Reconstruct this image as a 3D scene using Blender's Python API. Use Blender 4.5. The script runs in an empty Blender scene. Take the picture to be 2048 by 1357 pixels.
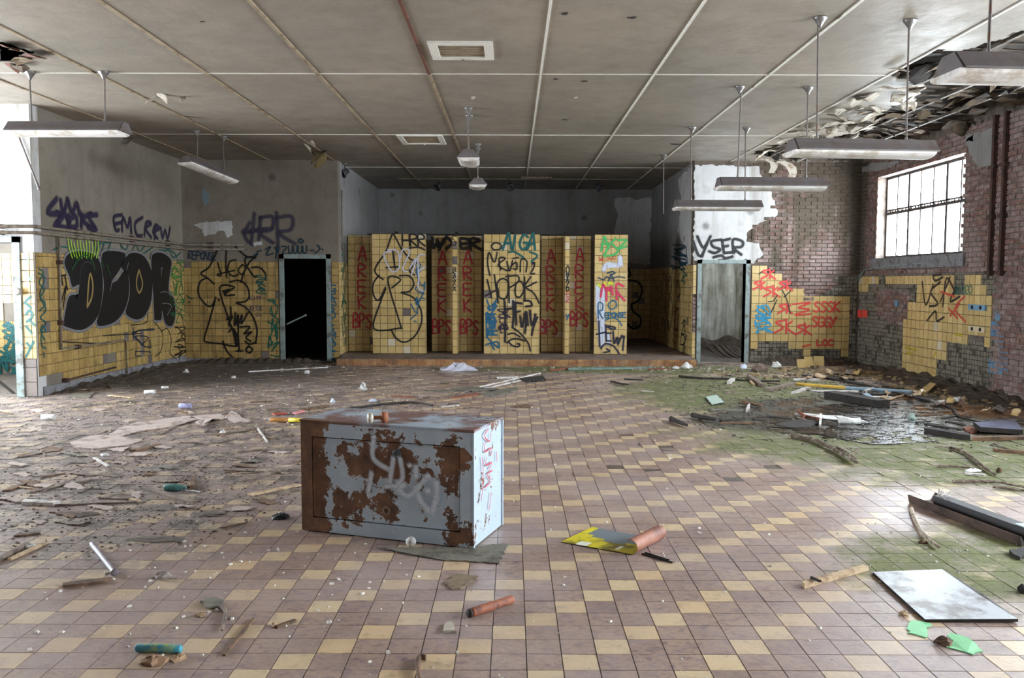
import bpy, bmesh, math, random
from mathutils import Vector, Matrix
random.seed(7)
SC = bpy.context.scene
COL = SC.collection
# ------------------------------------------------------------------ camera
F, EYE = 1690.0, 1.587                 # focal length in pixels of the 2048 px frame, eye height in metres
PITCH, ROLL = math.atan(114.5 / F), math.radians(0.15)
cam_d = bpy.data.cameras.new('camera'); cam = bpy.data.objects.new('camera', cam_d); COL.objects.link(cam)
cam_d.sensor_width = 36.0; cam_d.lens = F / 2048 * 36.0; cam_d.clip_end = 200
cam.matrix_world = Matrix.Translation((0, 0, EYE)) @ Matrix.Rotation(math.pi / 2 - PITCH, 4, 'X') @ Matrix.Rotation(ROLL, 4, 'Z')
SC.camera = cam
# ------------------------------------------------------------------ world: even white overcast sky
W = bpy.data.worlds.new('overcast'); SC.world = W; W.use_nodes = True
W.node_tree.nodes['Background'].inputs[0].default_value = (0.86, 0.93, 1.0, 1)
W.node_tree.nodes['Background'].inputs[1].default_value = 30.0
# ------------------------------------------------------------------ exposure
SC.view_settings.view_transform = 'Standard'; SC.view_settings.look = 'None'
SC.view_settings.gamma = 1.0; SC.view_settings.use_curve_mapping = False
SC.view_settings.exposure = 0.72
SC.cycles.max_bounces = 10; SC.cycles.diffuse_bounces = 6; SC.cycles.transparent_max_bounces = 16
SC.cycles.sample_clamp_indirect = 8.0
def portal(loc, size, rot):            # marks a window opening for the sky light; gives no light of its own
    d = bpy.data.lights.new('sky_portal', 'AREA'); d.shape = 'RECTANGLE'; d.size, d.size_y = size; d.cycles.is_portal = True
    o = bpy.data.objects.new('sky_portal', d); COL.objects.link(o); o.location = loc; o.rotation_euler = rot
R90 = math.pi / 2
XL, XR, YW, YN, HC = -6.48, 6.85, 16.7, 11.5, 3.95      # left wall, right wall, back wall, left return wall, ceiling
XFL, YREAR, YALC, XA0, XA1 = -9.2, -4.5, 21.8, -3.42, 3.56
RWIN = [(12.93, 16.0, 2.04, 3.55), (8.0, 11.07, 2.04, 3.55), (3.07, 6.14, .9, 3.55), (-1.86, 1.21, 2.04, 3.55)]
LWIN = [(6.6, 11.1, .6, 3.5)]
BWIN = []
SIDEW = (12.2, 13.8, .9, 2.9)                              # window of the side room past the left doorway
ROOMW = (17.5, 19.0, 1.6, 2.9)                              # window of the room past the right doorway
for a, b, c, d in RWIN + [ROOMW]:
    portal((XR + .17, (a + b) / 2, (c + d) / 2), (d - c, b - a), (0, R90, 0))
for a, b, c, d in LWIN + [SIDEW]:
    portal((XFL - .17, (a + b) / 2, (c + d) / 2), (d - c, b - a), (0, -R90, 0))
for a, b, c, d in BWIN:
    portal(((a + b) / 2, YREAR - .17, (c + d) / 2), (b - a, d - c), (R90, 0, 0))
# ------------------------------------------------------------------ helpers: photograph pixel -> point on a real plane
def ray(u, v):
    a, b = (u - 1024) / F, (678.5 - v) / F
    a, b = a * math.cos(ROLL) - b * math.sin(ROLL), a * math.sin(ROLL) + b * math.cos(ROLL)
    return (a, math.cos(PITCH) + b * math.sin(PITCH), -math.sin(PITCH) + b * math.cos(PITCH))
def at(u, v, ax, val):
    d = ray(u, v); i = 'xyz'.index(ax); o = (0, 0, EYE)
    t = (val - o[i]) / d[i]
    return Vector((o[0] + d[0] * t, o[1] + d[1] * t, o[2] + d[2] * t))
def fl(u, v, z=0.0): return at(u, v, 'z', z)
class Plane:
    def __init__(s, axis, c, n): s.axis, s.c, s.n = axis, c, n
    def P(s, a, z, off=0.0):
        return Vector((a, s.c + s.n * off, z)) if s.axis == 'y' else Vector((s.c + s.n * off, a, z))
    def px(s, u, v):
        p = at(u, v, s.axis, s.c)
        return (p.x, p.z) if s.axis == 'y' else (p.y, p.z)
# ------------------------------------------------------------------ mesh collector
class MB:
    def __init__(s): s.v, s.f, s.m, s.al = [], [], [], None
    def quadbox(s, P8, m=0):                       # 8 points: bottom ring 4, top ring 4
        b = len(s.v); s.v += [Vector(p) for p in P8]
        for q in ((3, 2, 1, 0), (4, 5, 6, 7), (0, 1, 5, 4), (1, 2, 6, 5), (2, 3, 7, 6), (3, 0, 4, 7)):
            s.f.append(tuple(b + i for i in q)); s.m.append(m)
    def box(s, a, b, m=0):
        x0, y0, z0 = a; x1, y1, z1 = b
        s.quadbox([(x0, y0, z0), (x1, y0, z0), (x1, y1, z0), (x0, y1, z0), (x0, y0, z1), (x1, y0, z1), (x1, y1, z1), (x0, y1, z1)], m)
    def obox(s, c, X, Y, Z, m=0):                  # centre and half axes
        c, X, Y, Z = Vector(c), Vector(X), Vector(Y), Vector(Z)
        s.quadbox([c - X - Y - Z, c + X - Y - Z, c + X + Y - Z, c - X + Y - Z, c - X - Y + Z, c + X - Y + Z, c + X + Y + Z, c - X + Y + Z], m)
    def prism(s, pts, d, m=0):                     # polygon (3D points) extruded by vector d
        b = len(s.v); n = len(pts); d = Vector(d)
        s.v += [Vector(p) for p in pts] + [Vector(p) + d for p in pts]
        s.f.append(tuple(range(b, b + n))); s.m.append(m)
        s.f.append(tuple(range(b + 2 * n - 1, b + n - 1, -1))); s.m.append(m)
        for i in range(n):
            j = (i + 1) % n; s.f.append((b + i, b + n + i, b + n + j, b + j)); s.m.append(m)
    def rings(s, R, m=0, caps=True, closed=True):
        b = len(s.v); n = len(R[0])
        for r in R: s.v += [Vector(p) for p in r]
        for k in range(len(R) - 1):
            for i in range(n if closed else n - 1):
                j = (i + 1) % n
                s.f.append((b + k * n + i, b + k * n + j, b + (k + 1) * n + j, b + (k + 1) * n + i)); s.m.append(m)
        if caps and closed:
            s.f.append(tuple(b + i for i in range(n - 1, -1, -1))); s.m.append(m)
            e = b + (len(R) - 1) * n; s.f.append(tuple(e + i for i in range(n))); s.m.append(m)
    def tube(s, pts, r, n=8, m=0, jit=0.0):
        pts = [Vector(p) for p in pts]; R = []
        rr = r if isinstance(r, (list, tuple)) else [r] * len(pts)
        for k, p in enumerate(pts):
            t = (pts[min(k + 1, len(pts) - 1)] - pts[max(k - 1, 0)]).normalized()
            a = t.cross(Vector((0, 0, 1)) if abs(t.z) < .9 else Vector((1, 0, 0))).normalized(); c = t.cross(a)
            R.append([p + (a * math.cos(6.2832 * i / n) + c * math.sin(6.2832 * i / n)) * rr[k] * (1 + random.uniform(-jit, jit)) for i in range(n)])
        s.rings(R, m)
    def lathe(s, o, ax, prof, n=14, m=0):          # prof: (distance along axis, radius)
        o, ax = Vector(o), Vector(ax).normalized()
        a = ax.cross(Vector((0, 0, 1)) if abs(ax.z) < .9 else Vector((1, 0, 0))).normalized(); c = ax.cross(a)
        s.rings([[o + ax * d + (a * math.cos(6.2832 * i / n) + c * math.sin(6.2832 * i / n)) * max(r, 1e-4) for i in range(n)] for d, r in prof], m)
    def mesh(s, name, mats, loc=Vector((0, 0, 0)), smooth=False, fix=True):
        me = bpy.data.meshes.new(name)
        me.from_pydata([tuple(p - loc) for p in s.v], [], s.f)
        for x in (mats if isinstance(mats, (list, tuple)) else [mats]): me.materials.append(x)
        if any(s.m): me.polygons.foreach_set('material_index', s.m)
        if fix:
            b = bmesh.new(); b.from_mesh(me); bmesh.ops.recalc_face_normals(b, faces=b.faces); b.to_mesh(me); b.free()
        if s.al:
            at_ = me.attributes.new('alpha', 'FLOAT', 'POINT'); at_.data.foreach_set('value', s.al)
        if smooth: me.polygons.foreach_set('use_smooth', [True] * len(me.polygons))
        me.update(); return me
    def build(s, name, mats, parent=None, loc=None, smooth=False, fix=True):
        L = Vector(loc) if loc is not None else (root_loc(parent) if parent else Vector((0, 0, 0)))
        o = bpy.data.objects.new(name, s.mesh(name, mats, L, smooth, fix)); COL.objects.link(o)
        if parent: o.parent = parent
        else: o.location = L
        return o
def root_loc(o):
    L = Vector((0, 0, 0))
    while o: L += o.location; o = o.parent
    return L
def tag(o, label=None, cat=None, group=None, kind=None):
    for k, v in (('label', label), ('category', cat), ('group', group), ('kind', kind)):
        if v: o[k] = v
    return o
def empty(name, loc, label, cat, group=None):
    o = bpy.data.objects.new(name, None); COL.objects.link(o); o.location = loc; o.empty_display_size = .05
    return tag(o, label, cat, group)
def struct(o, label=None): return tag(o, label, kind='structure')
# ------------------------------------------------------------------ material builder
def srgb(r, g, b):
    return tuple((c / 255 / 12.92 if c / 255 <= .04045 else ((c / 255 + .055) / 1.055) ** 2.4) for c in (r, g, b)) + (1,)
class Mat:
    def __init__(s, name):
        s.m = bpy.data.materials.new(name); s.m.use_nodes = True; s.t = s.m.node_tree; s.t.nodes.clear()
        s.o = s.t.nodes.new('ShaderNodeOutputMaterial'); s._p = s._o = None
    def n(s, ty, **k):
        x = s.t.nodes.new(ty)
        for a, b in k.items(): setattr(x, a, b)
        return x
    def put(s, sock, val):
        if hasattr(val, 'is_output'): s.t.links.new(val, sock)
        elif isinstance(val, tuple) and len(val) == 3 and sock.type == 'RGBA': sock.default_value = val + (1,)
        else: sock.default_value = val
    @property
    def pos(s):
        if not s._p: s._p = s.n('ShaderNodeNewGeometry').outputs['Position']
        return s._p
    @property
    def obj(s):
        if not s._o: s._o = s.n('ShaderNodeTexCoord').outputs['Object']
        return s._o
    def rnd(s): return s.n('ShaderNodeObjectInfo').outputs['Random']
    def math(s, op, a, b=0.0, c=0.0):
        x = s.n('ShaderNodeMath', operation=op); s.put(x.inputs[0], a); s.put(x.inputs[1], b); s.put(x.inputs[2], c); return x.outputs[0]
    def vm(s, op, a, b=(0, 0, 0)):
        x = s.n('ShaderNodeVectorMath', operation=op); s.put(x.inputs[0], a); s.put(x.inputs[1], b); return x.outputs[0]
    def xyz(s, v): 
        x = s.n('ShaderNodeSeparateXYZ'); s.put(x.inputs[0], v); return x.outputs
    def comb(s, a, b, c=0.0):
        x = s.n('ShaderNodeCombineXYZ'); s.put(x.inputs[0], a); s.put(x.inputs[1], b); s.put(x.inputs[2], c); return x.outputs[0]
    def noise(s, scale, detail=4, rough=.6, vec=None, dist=0.0):
        x = s.n('ShaderNodeTexNoise'); s.put(x.inputs['Vector'], vec or s.pos); x.inputs['Scale'].default_value = scale
        x.inputs['Detail'].default_value = detail; x.inputs['Roughness'].default_value = rough; x.inputs['Distortion'].default_value = dist
        return x.outputs['Fac']
    def vor(s, scale, vec=None, feat='F1', out='Distance', rnd=1.0):
        x = s.n('ShaderNodeTexVoronoi', feature=feat); s.put(x.inputs['Vector'], vec or s.pos); x.inputs['Scale'].default_value = scale
        x.inputs['Randomness'].default_value = rnd; return x.outputs[out]
    def white(s, vec):
        x = s.n('ShaderNodeTexWhiteNoise', noise_dimensions='3D'); s.put(x.inputs['Vector'], vec); return x.outputs['Value']
    def mr(s, f, a, b, c=0.0, d=1.0):
        x = s.n('ShaderNodeMapRange'); s.put(x.inputs[0], f)
        for i, v in enumerate((a, b, c, d)): x.inputs[i + 1].default_value = v
        return x.outputs[0]
    def ramp(s, f, st):
        x = s.n('ShaderNodeValToRGB'); s.put(x.inputs[0], f); e = x.color_ramp.elements
        while len(e) < len(st): e.new(.5)
        for q, (p, c) in zip(e, st): q.position = p; q.color = c if len(c) == 4 else c + (1,)
        return x.outputs[0]
    def mix(s, f, a, b, blend='MIX'):
        x = s.n('ShaderNodeMix', data_type='RGBA', blend_type=blend); s.put(x.inputs[0], f); s.put(x.inputs[6], a); s.put(x.inputs[7], b); return x.outputs[2]
    def blob(s, cx, cy, rx, ry, rot=0.0):          # 1 at the centre of a floor patch, 0 at its rim, negative outside
        p = s.xyz(s.pos); dx = s.math('SUBTRACT', p[0], cx); dy = s.math('SUBTRACT', p[1], cy); c, q = math.cos(rot), math.sin(rot)
        a = s.math('DIVIDE', s.math('ADD', s.math('MULTIPLY', dx, c), s.math('MULTIPLY', dy, q)), rx)
        b = s.math('DIVIDE', s.math('SUBTRACT', s.math('MULTIPLY', dy, c), s.math('MULTIPLY', dx, q)), ry)
        return s.math('SUBTRACT', 1.0, s.math('SQRT', s.math('ADD', s.math('MULTIPLY', a, a), s.math('MULTIPLY', b, b))))
    def out(s, col, rough=.8, bump=None, bstr=.3, bdist=.01, metal=0.0, spec=.5, alpha=None):
        p = s.n('ShaderNodeBsdfPrincipled'); s.put(p.inputs['Base Color'], col); s.put(p.inputs['Roughness'], rough)
        s.put(p.inputs['Metallic'], metal); s.put(p.inputs['Specular IOR Level'], spec)
        if alpha is not None: s.put(p.inputs['Alpha'], alpha)
        if bump is not None:
            b = s.n('ShaderNodeBump'); b.inputs['Strength'].default_value = bstr; b.inputs['Distance'].default_value = bdist
            s.put(b.inputs['Height'], bump); s.t.links.new(b.outputs[0], p.inputs['Normal'])
        s.t.links.new(p.outputs[0], s.o.inputs[0]); return s.m
_mc = {}
def simple(rgb, rough=.7, var=.25, scale=14.0, dirt=None, metal=0.0, name=None):
    """plain stuff with grain: colour, darker and lighter mottling, optional second (dirt) colour in patches"""
    key = (rgb, rough, var, scale, dirt, metal)
    if key in _mc: return _mc[key]
    m = Mat(name or 'mat_%d_%d_%d' % rgb); c = srgb(*rgb)
    nz = m.noise(scale, 6, .65, m.obj)
    col = m.ramp(nz, [(.25, tuple(x * (1 - var) for x in c[:3])), (.5, c[:3]), (.78, tuple(min(1, x * (1 + var)) for x in c[:3]))])
    if dirt: col = m.mix(m.mr(m.noise(scale * .6, 5, .7, m.vm('ADD', m.obj, (3.1, 1.7, 9.2))), .5, .62), col, srgb(*dirt))
    _mc[key] = m.out(col, rough, nz, .25, .004, metal); return _mc[key]
# ------------------------------------------------------------------ surface materials
TX, TY, TP = .065, 3.51, .15                     # floor tile grid
def mk_floor(tiles=True):
    m = Mat('floor_tiles' if tiles else 'floor_bed'); p = m.xyz(m.pos)
    ix = m.math('FLOOR', m.math('DIVIDE', m.math('SUBTRACT', p[0], TX), TP)); iy = m.math('FLOOR', m.math('DIVIDE', m.math('SUBTRACT', p[1], TY), TP))
    idx = m.comb(ix, iy); r1 = m.white(idx); r2 = m.white(m.vm('ADD', idx, (7.3, 2.1, 5.5)))
    if tiles:
        cream = m.math('LESS_THAN', m.math('ABSOLUTE', m.math('SUBTRACT', m.math('FLOORED_MODULO', m.math('SUBTRACT', ix, iy), 4.0), 2.0)), .5)
        off = m.vm('ADD', m.pos, m.comb(m.math('MULTIPLY', r1, 9.0), m.math('MULTIPLY', r2, 9.0)))
        st = m.n('ShaderNodeMapping'); m.put(st.inputs[0], off); st.inputs['Scale'].default_value = (15, 26, 15); st.inputs['Rotation'].default_value = (0, 0, .5)
        nz = m.noise(1.0, 7, .72, st.outputs[0], .6)
        brown = m.ramp(nz, [(.30, srgb(92, 74, 78)), (.43, srgb(136, 114, 114)), (.52, srgb(174, 146, 122)), (.62, srgb(132, 114, 122)), (.78, srgb(188, 170, 164))])
        brown = m.mix(m.mr(r1, 0, 1, .1, .5), brown, m.mix(r2, srgb(126, 108, 112), srgb(170, 148, 138)))
        cr = m.mix(m.noise(16, 5, .7), srgb(198, 172, 136), srgb(218, 196, 162)); cr = m.mix(m.mr(r2, 0, 1, 0, .35), cr, srgb(190, 150, 110))
        col = m.mix(cream, brown, cr)
        col = m.mix(m.mr(m.noise(11, 7, .75), .52, .68, 0, .5), col, srgb(98, 80, 76)); col = m.mix(m.mr(m.noise(2.2, 6, .7, m.vm('ADD', m.pos, (5, 3, 1))), .5, .68, 0, .3), col, srgb(104, 88, 84))
        pale = m.mr(m.noise(.9, 4, .6), .42, .62, 0, .42)
        col = m.mix(pale, col, srgb(180, 164, 162))
    else:
        col = m.mix(m.noise(30, 4), srgb(74, 64, 60), srgb(112, 100, 94))
    big, mid, fine = m.noise(.75, 6, .65), m.noise(3.2, 7, .72), m.noise(26, 6, .75)
    # soil and dust washed over the left and the far part
    def reg(bl, amp, lo, hi, nz): return m.mr(m.math('ADD', bl, m.math('MULTIPLY', m.math('SUBTRACT', nz, .5), amp)), lo, hi)
    dl = m.math('MAXIMUM', m.blob(-6.2, 13.2, 5.5, 5.2), m.math('MAXIMUM', m.blob(-4.6, 8.6, 4.6, 4.6, .3), m.blob(0, 16.2, 9.5, 2.3)))
    dl = m.math('MAXIMUM', dl, m.math('MAXIMUM', m.blob(6.9, 12, 2.6, 6.0), m.blob(-2.9, 6.3, 2.2, 2.2)))
    film = m.mr(m.math('ADD', dl, m.math('MULTIPLY', m.math('SUBTRACT', mid, .5), 1.4)), -.1, .9, 0, .58)
    col = m.mix(film, col, m.mix(fine, srgb(104, 94, 91), srgb(160, 148, 145)))
    soil = m.math('MULTIPLY', reg(dl, 1.6, .12, .55, big), m.mr(m.math('ADD', mid, m.math('MULTIPLY', m.math('SUBTRACT', fine, .5), .7)), .47, .6))
    soil = m.math('MAXIMUM', soil, m.math('MULTIPLY', m.mr(m.blob(-6.4, 14.6, 4.4, 3.2), 0, .4), m.mr(m.math('ADD', mid, m.math('MULTIPLY', fine, .3)), .42, .62)))
    col = m.mix(m.math('MULTIPLY', soil, .8), col, m.mix(fine, srgb(38, 32, 28), srgb(84, 73, 62)))
    # moss
    mb = m.math('MAXIMUM', m.blob(3.9, 8.6, 2.3, 2.6, .25), m.math('MAXIMUM', m.blob(3.6, 11.9, 2.3, 3.0), m.blob(5.0, 7.2, 2.2, 1.3)))
    mb = m.math('MAXIMUM', mb, m.math('SUBTRACT', m.math('MAXIMUM', m.blob(2.75, 4.75, 1.2, .85, .5), m.blob(2.5, 15.3, 4.2, 1.0)), .12))
    moss = reg(mb, 1.1, .0, .3, m.noise(1.6, 7, .68)); moss = m.math('MULTIPLY', moss, m.mr(m.noise(4.5, 8, .72), .34, .52, .38, .97))
    mc = m.mix(m.noise(9, 6, .7), srgb(64, 69, 29), srgb(128, 131, 80)); col = m.mix(moss, col, mc)
    mdk = m.math('MULTIPLY', moss, m.mr(fine, .52, .66, 0, .75)); col = m.mix(mdk, col, srgb(52, 50, 38))
    # standing water and black sludge
    wb = m.math('MAXIMUM', m.blob(4.4, 10.1, 2.3, 1.7, -.1), m.math('MAXIMUM', m.blob(5.6, 11.6, 1.6, 1.7), m.blob(3.4, 9.5, 1.5, 1.0)))
    wet = reg(wb, .9, .05, .3, m.noise(1.3, 6, .65)); wcol = m.mix(m.noise(7, 6, .7), srgb(26, 26, 27), srgb(74, 70, 64))
    col = m.mix(m.math('MULTIPLY', wet, .88), col, wcol)
    rust = m.math('MULTIPLY', wet, reg(m.math('MAXIMUM', m.blob(5.75, 10.4, 1.2, .7), m.blob(4.9, 11.6, .9, .5)), .9, .1, .4, m.noise(2.5, 6)))
    col = m.mix(m.math('MULTIPLY', rust, .75), col, m.mix(fine, srgb(150, 96, 44), srgb(110, 70, 32)))
    pool = m.math('MULTIPLY', wet, m.mr(m.noise(2.4, 5, .6), .46, .54))
    # wet sheen on the left edge
    lw = reg(m.math('MAXIMUM', m.blob(-5.2, 6.6, 1.7, 2.2), m.blob(-4.6, 5.0, 1.2, 1.0)), .9, .1, .5, big)
    rough = m.math('ADD', .34, m.math('MULTIPLY', m.math('SUBTRACT', fine, .5), .35))
    rough = m.math('ADD', rough, m.math('MULTIPLY', m.math('MAXIMUM', soil, moss), .45))
    rough = m.math('ADD', rough, m.math('MULTIPLY', wet, -.25)); rough = m.math('SUBTRACT', rough, m.math('MULTIPLY', lw, .1))
    rough = m.math('MAXIMUM', m.math('MULTIPLY', rough, m.math('SUBTRACT', 1.0, m.math('MULTIPLY', pool, .88))), .04)
    h = m.math('ADD', m.math('MULTIPLY', m.noise(45, 5, .7), .35), m.math('MULTIPLY', m.math('MAXIMUM', soil, moss), m.noise(60, 6, .8)))
    h = m.math('ADD', m.math('MULTIPLY', h, m.math('SUBTRACT', 1.0, m.math('MULTIPLY', pool, .8))), m.math('MULTIPLY', pool, m.math('MULTIPLY', m.noise(9, 5, .65), 1.6)))
    return m.out(col, rough, h, .5, .012)
M_FLOOR, M_BED = mk_floor(True), mk_floor(False)

def mk_ceiling():
    m = Mat('ceiling_paint'); a, b, f = m.noise(.55, 5, .6), m.noise(2.6, 7, .7), m.noise(55, 4, .7)
    col = m.mix(m.mr(a, .35, .65), srgb(134, 125, 114), srgb(148, 136, 123)); col = m.mix(m.mr(b, .45, .75, 0, .55), col, srgb(108, 96, 82))
    col = m.mix(m.mr(f, .5, .8, 0, .25), col, srgb(120, 106, 92))
    return m.out(col, m.mr(b, .3, .7, .38, .6), m.math('ADD', m.math('MULTIPLY', f, .3), m.noise(7, 3)), .35, .012)
M_CEIL = mk_ceiling()
def mk_plaster(name, c1, c2, c3, stain=(96, 84, 70), gain=.45, sl=.5):
    m = Mat(name); a, b, f = m.noise(.8, 6, .65), m.noise(4, 7, .7), m.noise(40, 5, .7)
    col = m.mix(m.mr(a, .35, .65), srgb(*c1), srgb(*c2)); col = m.mix(m.mr(b, .5, .7, 0, .5), col, srgb(*c3))
    st = m.n('ShaderNodeMapping'); m.put(st.inputs[0], m.pos); st.inputs['Scale'].default_value = (3.5, 3.5, .35)
    col = m.mix(m.mr(m.noise(1, 6, .65, st.outputs[0]), sl, sl + .24, 0, gain), col, srgb(*stain))
    col = m.mix(m.mr(m.vor(1.1), .05, .11, .6, 0), col, srgb(60, 50, 44))
    return m.out(col, .75, m.math('ADD', m.math('MULTIPLY', f, .4), b), .35, .01)
M_PLL = mk_plaster('plaster_left', (130, 121, 109), (114, 104, 92), (94, 84, 72))  # tone lowered for the dim light on the left, besides real brownish dirt
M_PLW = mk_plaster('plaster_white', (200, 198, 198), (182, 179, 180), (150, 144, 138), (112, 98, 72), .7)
M_PLB = mk_plaster('plaster_alcove', (146, 142, 142), (132, 128, 126), (114, 107, 102))
M_PLM = mk_plaster('plaster_mossy', (206, 205, 196), (162, 158, 138), (112, 104, 66), (64, 54, 26), .95, .4)
def mk_tile(name, c1, c2, dirt, amt=.4):
    m = Mat(name); r = m.rnd(); f = m.noise(8, 6, .7)
    col = m.mix(r, srgb(*c1), srgb(*c2)); col = m.mix(m.mr(f, .48, .72, 0, amt), col, srgb(*dirt))
    st = m.n('ShaderNodeMapping'); m.put(st.inputs[0], m.pos); st.inputs['Scale'].default_value = (6, 6, .8)
    col = m.mix(m.mr(m.noise(1, 5, .6, st.outputs[0]), .52, .72, 0, amt), col, srgb(*dirt))
    return m.out(col, m.mr(f, .3, .7, .18, .4), f, .08, .003)
M_TILE = mk_tile('yellow_glazed_tile', (210, 182, 126), (192, 162, 104), (118, 94, 62))
M_TILED = mk_tile('shaded_grimy_yellow_tile', (186, 156, 100), (166, 136, 82), (88, 70, 46), .6)  # yellow tile copy darkened for the shade on the left, plus real streaky grime
M_TILEG = mk_tile('bare_grey_tile', (128, 116, 110), (104, 96, 94), (74, 66, 62))
M_TILEP = mk_tile('pale_tile', (214, 200, 176), (200, 184, 158), (150, 126, 92))
M_TILEB = mk_tile('blue_painted_tile', (96, 138, 170), (84, 124, 160), (90, 100, 100))
M_GROUT = simple((78, 62, 44), .9, .3, 30, name='grout')
def mk_brick():
    m = Mat('brick'); r = m.rnd(); p = m.xyz(m.pos)
    s_ = m.math('ADD', p[0], p[1]); id_ = m.comb(m.math('FLOOR', m.math('DIVIDE', s_, .115)), m.math('FLOOR', m.math('DIVIDE', p[2], .075)))
    r = m.math('FRACT', m.math('ADD', r, m.white(id_))); f, g = m.noise(14, 6, .7), m.noise(1.1, 6, .65)
    col = m.ramp(r, [(0, srgb(102, 72, 64)), (.3, srgb(122, 84, 76)), (.5, srgb(96, 74, 68)), (.75, srgb(136, 112, 106)), (1, srgb(78, 58, 54))])
    col = m.mix(m.mr(f, .5, .72, 0, .5), col, srgb(196, 178, 172)); col = m.mix(m.mr(g, .48, .64, 0, .45), col, srgb(168, 152, 148))
    onb = m.mr(p[1], 16.3, 16.5); mo = m.math('MULTIPLY', m.mr(m.math('ADD', m.noise(1.0, 6, .65, m.vm('MULTIPLY', m.vm('ADD', m.pos, (4, 9, 2)), (2.6, 2.6, .5))), m.math('MULTIPLY', m.math('ADD', m.mr(p[2], 2.2, 3.8), m.mr(p[0], 5.9, 6.7)), .12)), .47, .62), onb)
    col = m.mix(m.math('MULTIPLY', mo, .85), col, m.mix(f, srgb(40, 33, 22), srgb(72, 62, 36)))
    return m.out(col, .85, f, .5, .01)
M_BRICK = mk_brick()
M_MORT = simple((136, 126, 118), .95, .3, 22, (86, 78, 70), name='mortar')
M_BEDM = simple((120, 112, 100), .95, .35, 12, (70, 64, 52), name='tile_bed_mortar')
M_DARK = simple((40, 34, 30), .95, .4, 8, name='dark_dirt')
M_RUSTP = simple((72, 48, 40), .8, .4, 12, (52, 38, 34), name='rusty_pipe')
M_PIPE = simple((120, 108, 94), .6, .3, 18, (84, 70, 58), name='painted_pipe')
M_FRAME = simple((136, 148, 146), .55, .2, 9, (92, 88, 80), name='grey_green_door_paint')
M_STRIPW = simple((206, 200, 190), .6, .12, 12, name='white_cover_strip')
M_STRIPB = simple((146, 128, 104), .7, .25, 10, (106, 86, 64), name='tan_cover_strip')
M_STRIPR = simple((96, 54, 34), .85, .45, 6, (60, 36, 26), name='rusted_strip')
M_WINM = simple((70, 66, 66), .6, .25, 20, (94, 62, 46), name='window_steel')
M_CONC = simple((126, 124, 128), .85, .25, 14, (92, 86, 82), name='concrete')
def mk_glass():
    m = Mat('window_glass'); t = m.n('ShaderNodeBsdfTransparent'); t.inputs[0].default_value = (.93, .95, .95, 1)
    g = m.n('ShaderNodeBsdfGlossy'); g.inputs['Roughness'].default_value = .03; x = m.n('ShaderNodeMixShader'); x.inputs[0].default_value = .06
    m.t.links.new(t.outputs[0], x.inputs[1]); m.t.links.new(g.outputs[0], x.inputs[2]); m.t.links.new(x.outputs[0], m.o.inputs[0]); return m.m
M_GLASS = mk_glass()
def mk_step():
    m = Mat('platform_edge'); f = m.noise(5, 7, .7); g = m.noise(1.3, 5)
    col = m.ramp(f, [(.3, srgb(96, 62, 46)), (.5, srgb(150, 104, 66)), (.65, srgb(178, 142, 98)), (.8, srgb(130, 118, 108))])
    return m.out(m.mix(m.mr(g, .5, .7, 0, .6), col, srgb(104, 92, 84)), .8, f, .4, .01)
M_STEP = mk_step()
M_PLAT = simple((122, 104, 94), .8, .3, 6, (78, 68, 60), name='platform_floor')
_paint = {}
def paint(rgb, soft=1.0):
    k = (rgb, soft)
    if k in _paint: return _paint[k]
    m = Mat('spray_paint_%d_%d_%d' % rgb); a = m.n('ShaderNodeAttribute', attribute_name='alpha').outputs['Fac']
    nz = m.noise(26, 4, .7); al = m.math('MULTIPLY', m.math('MULTIPLY', m.math('POWER', a, 1.2), soft), m.mr(nz, .25, .5, .72, 1.0))
    c = srgb(*rgb); _paint[k] = m.out(m.mix(nz, tuple(x * .85 for x in c[:3]), c), .5, alpha=al); return _paint[k]
# ------------------------------------------------------------------ room shell
def wall(name, pl, s0, s1, z0, z1, th, mat, holes=(), label=None):
    """slab behind plane pl (th away from the room), with rectangular openings"""
    mb = MB(); ss = sorted({s0, s1, *[h[0] for h in holes], *[h[1] for h in holes]}); zz = sorted({z0, z1, *[h[2] for h in holes], *[h[3] for h in holes]})
    ss = [x for x in ss if s0 <= x <= s1]; zz = [x for x in zz if z0 <= x <= z1]
    for a, b in zip(ss, ss[1:]):
        run = None
        cells = [(c, d) for c, d in zip(zz, zz[1:]) if not any(h[0] < (a + b) / 2 < h[1] and h[2] < (c + d) / 2 < h[3] for h in holes)]
        for c, d in cells:
            if run and abs(run[1] - c) < 1e-6: run = (run[0], d); continue
            if run: mb.quadbox([pl.P(a, run[0], 0), pl.P(b, run[0], 0), pl.P(b, run[0], -th), pl.P(a, run[0], -th), pl.P(a, run[1], 0), pl.P(b, run[1], 0), pl.P(b, run[1], -th), pl.P(a, run[1], -th)])
            run = (c, d)
        if run: mb.quadbox([pl.P(a, run[0], 0), pl.P(b, run[0], 0), pl.P(b, run[0], -th), pl.P(a, run[0], -th), pl.P(a, run[1], 0), pl.P(b, run[1], 0), pl.P(b, run[1], -th), pl.P(a, run[1], -th)])
    return struct(mb.build(name, mat), label)
P_LEFT, P_BL, P_BR, P_RIGHT = Plane('x', XL, 1), Plane('y', YW, -1), Plane('y', YW, -1), Plane('x', XR, -1)
P_RET, P_ALB, P_ALL, P_ALR = Plane('y', YN, -1), Plane('y', YALC, -1), Plane('x', XA0, 1), Plane('x', XA1, -1)
D1, D2, D3 = (-4.49, -3.66, 0, 2.06), (3.74, 4.60, 0, 1.96), (-7.9, -6.76, 0, 2.1)
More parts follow.
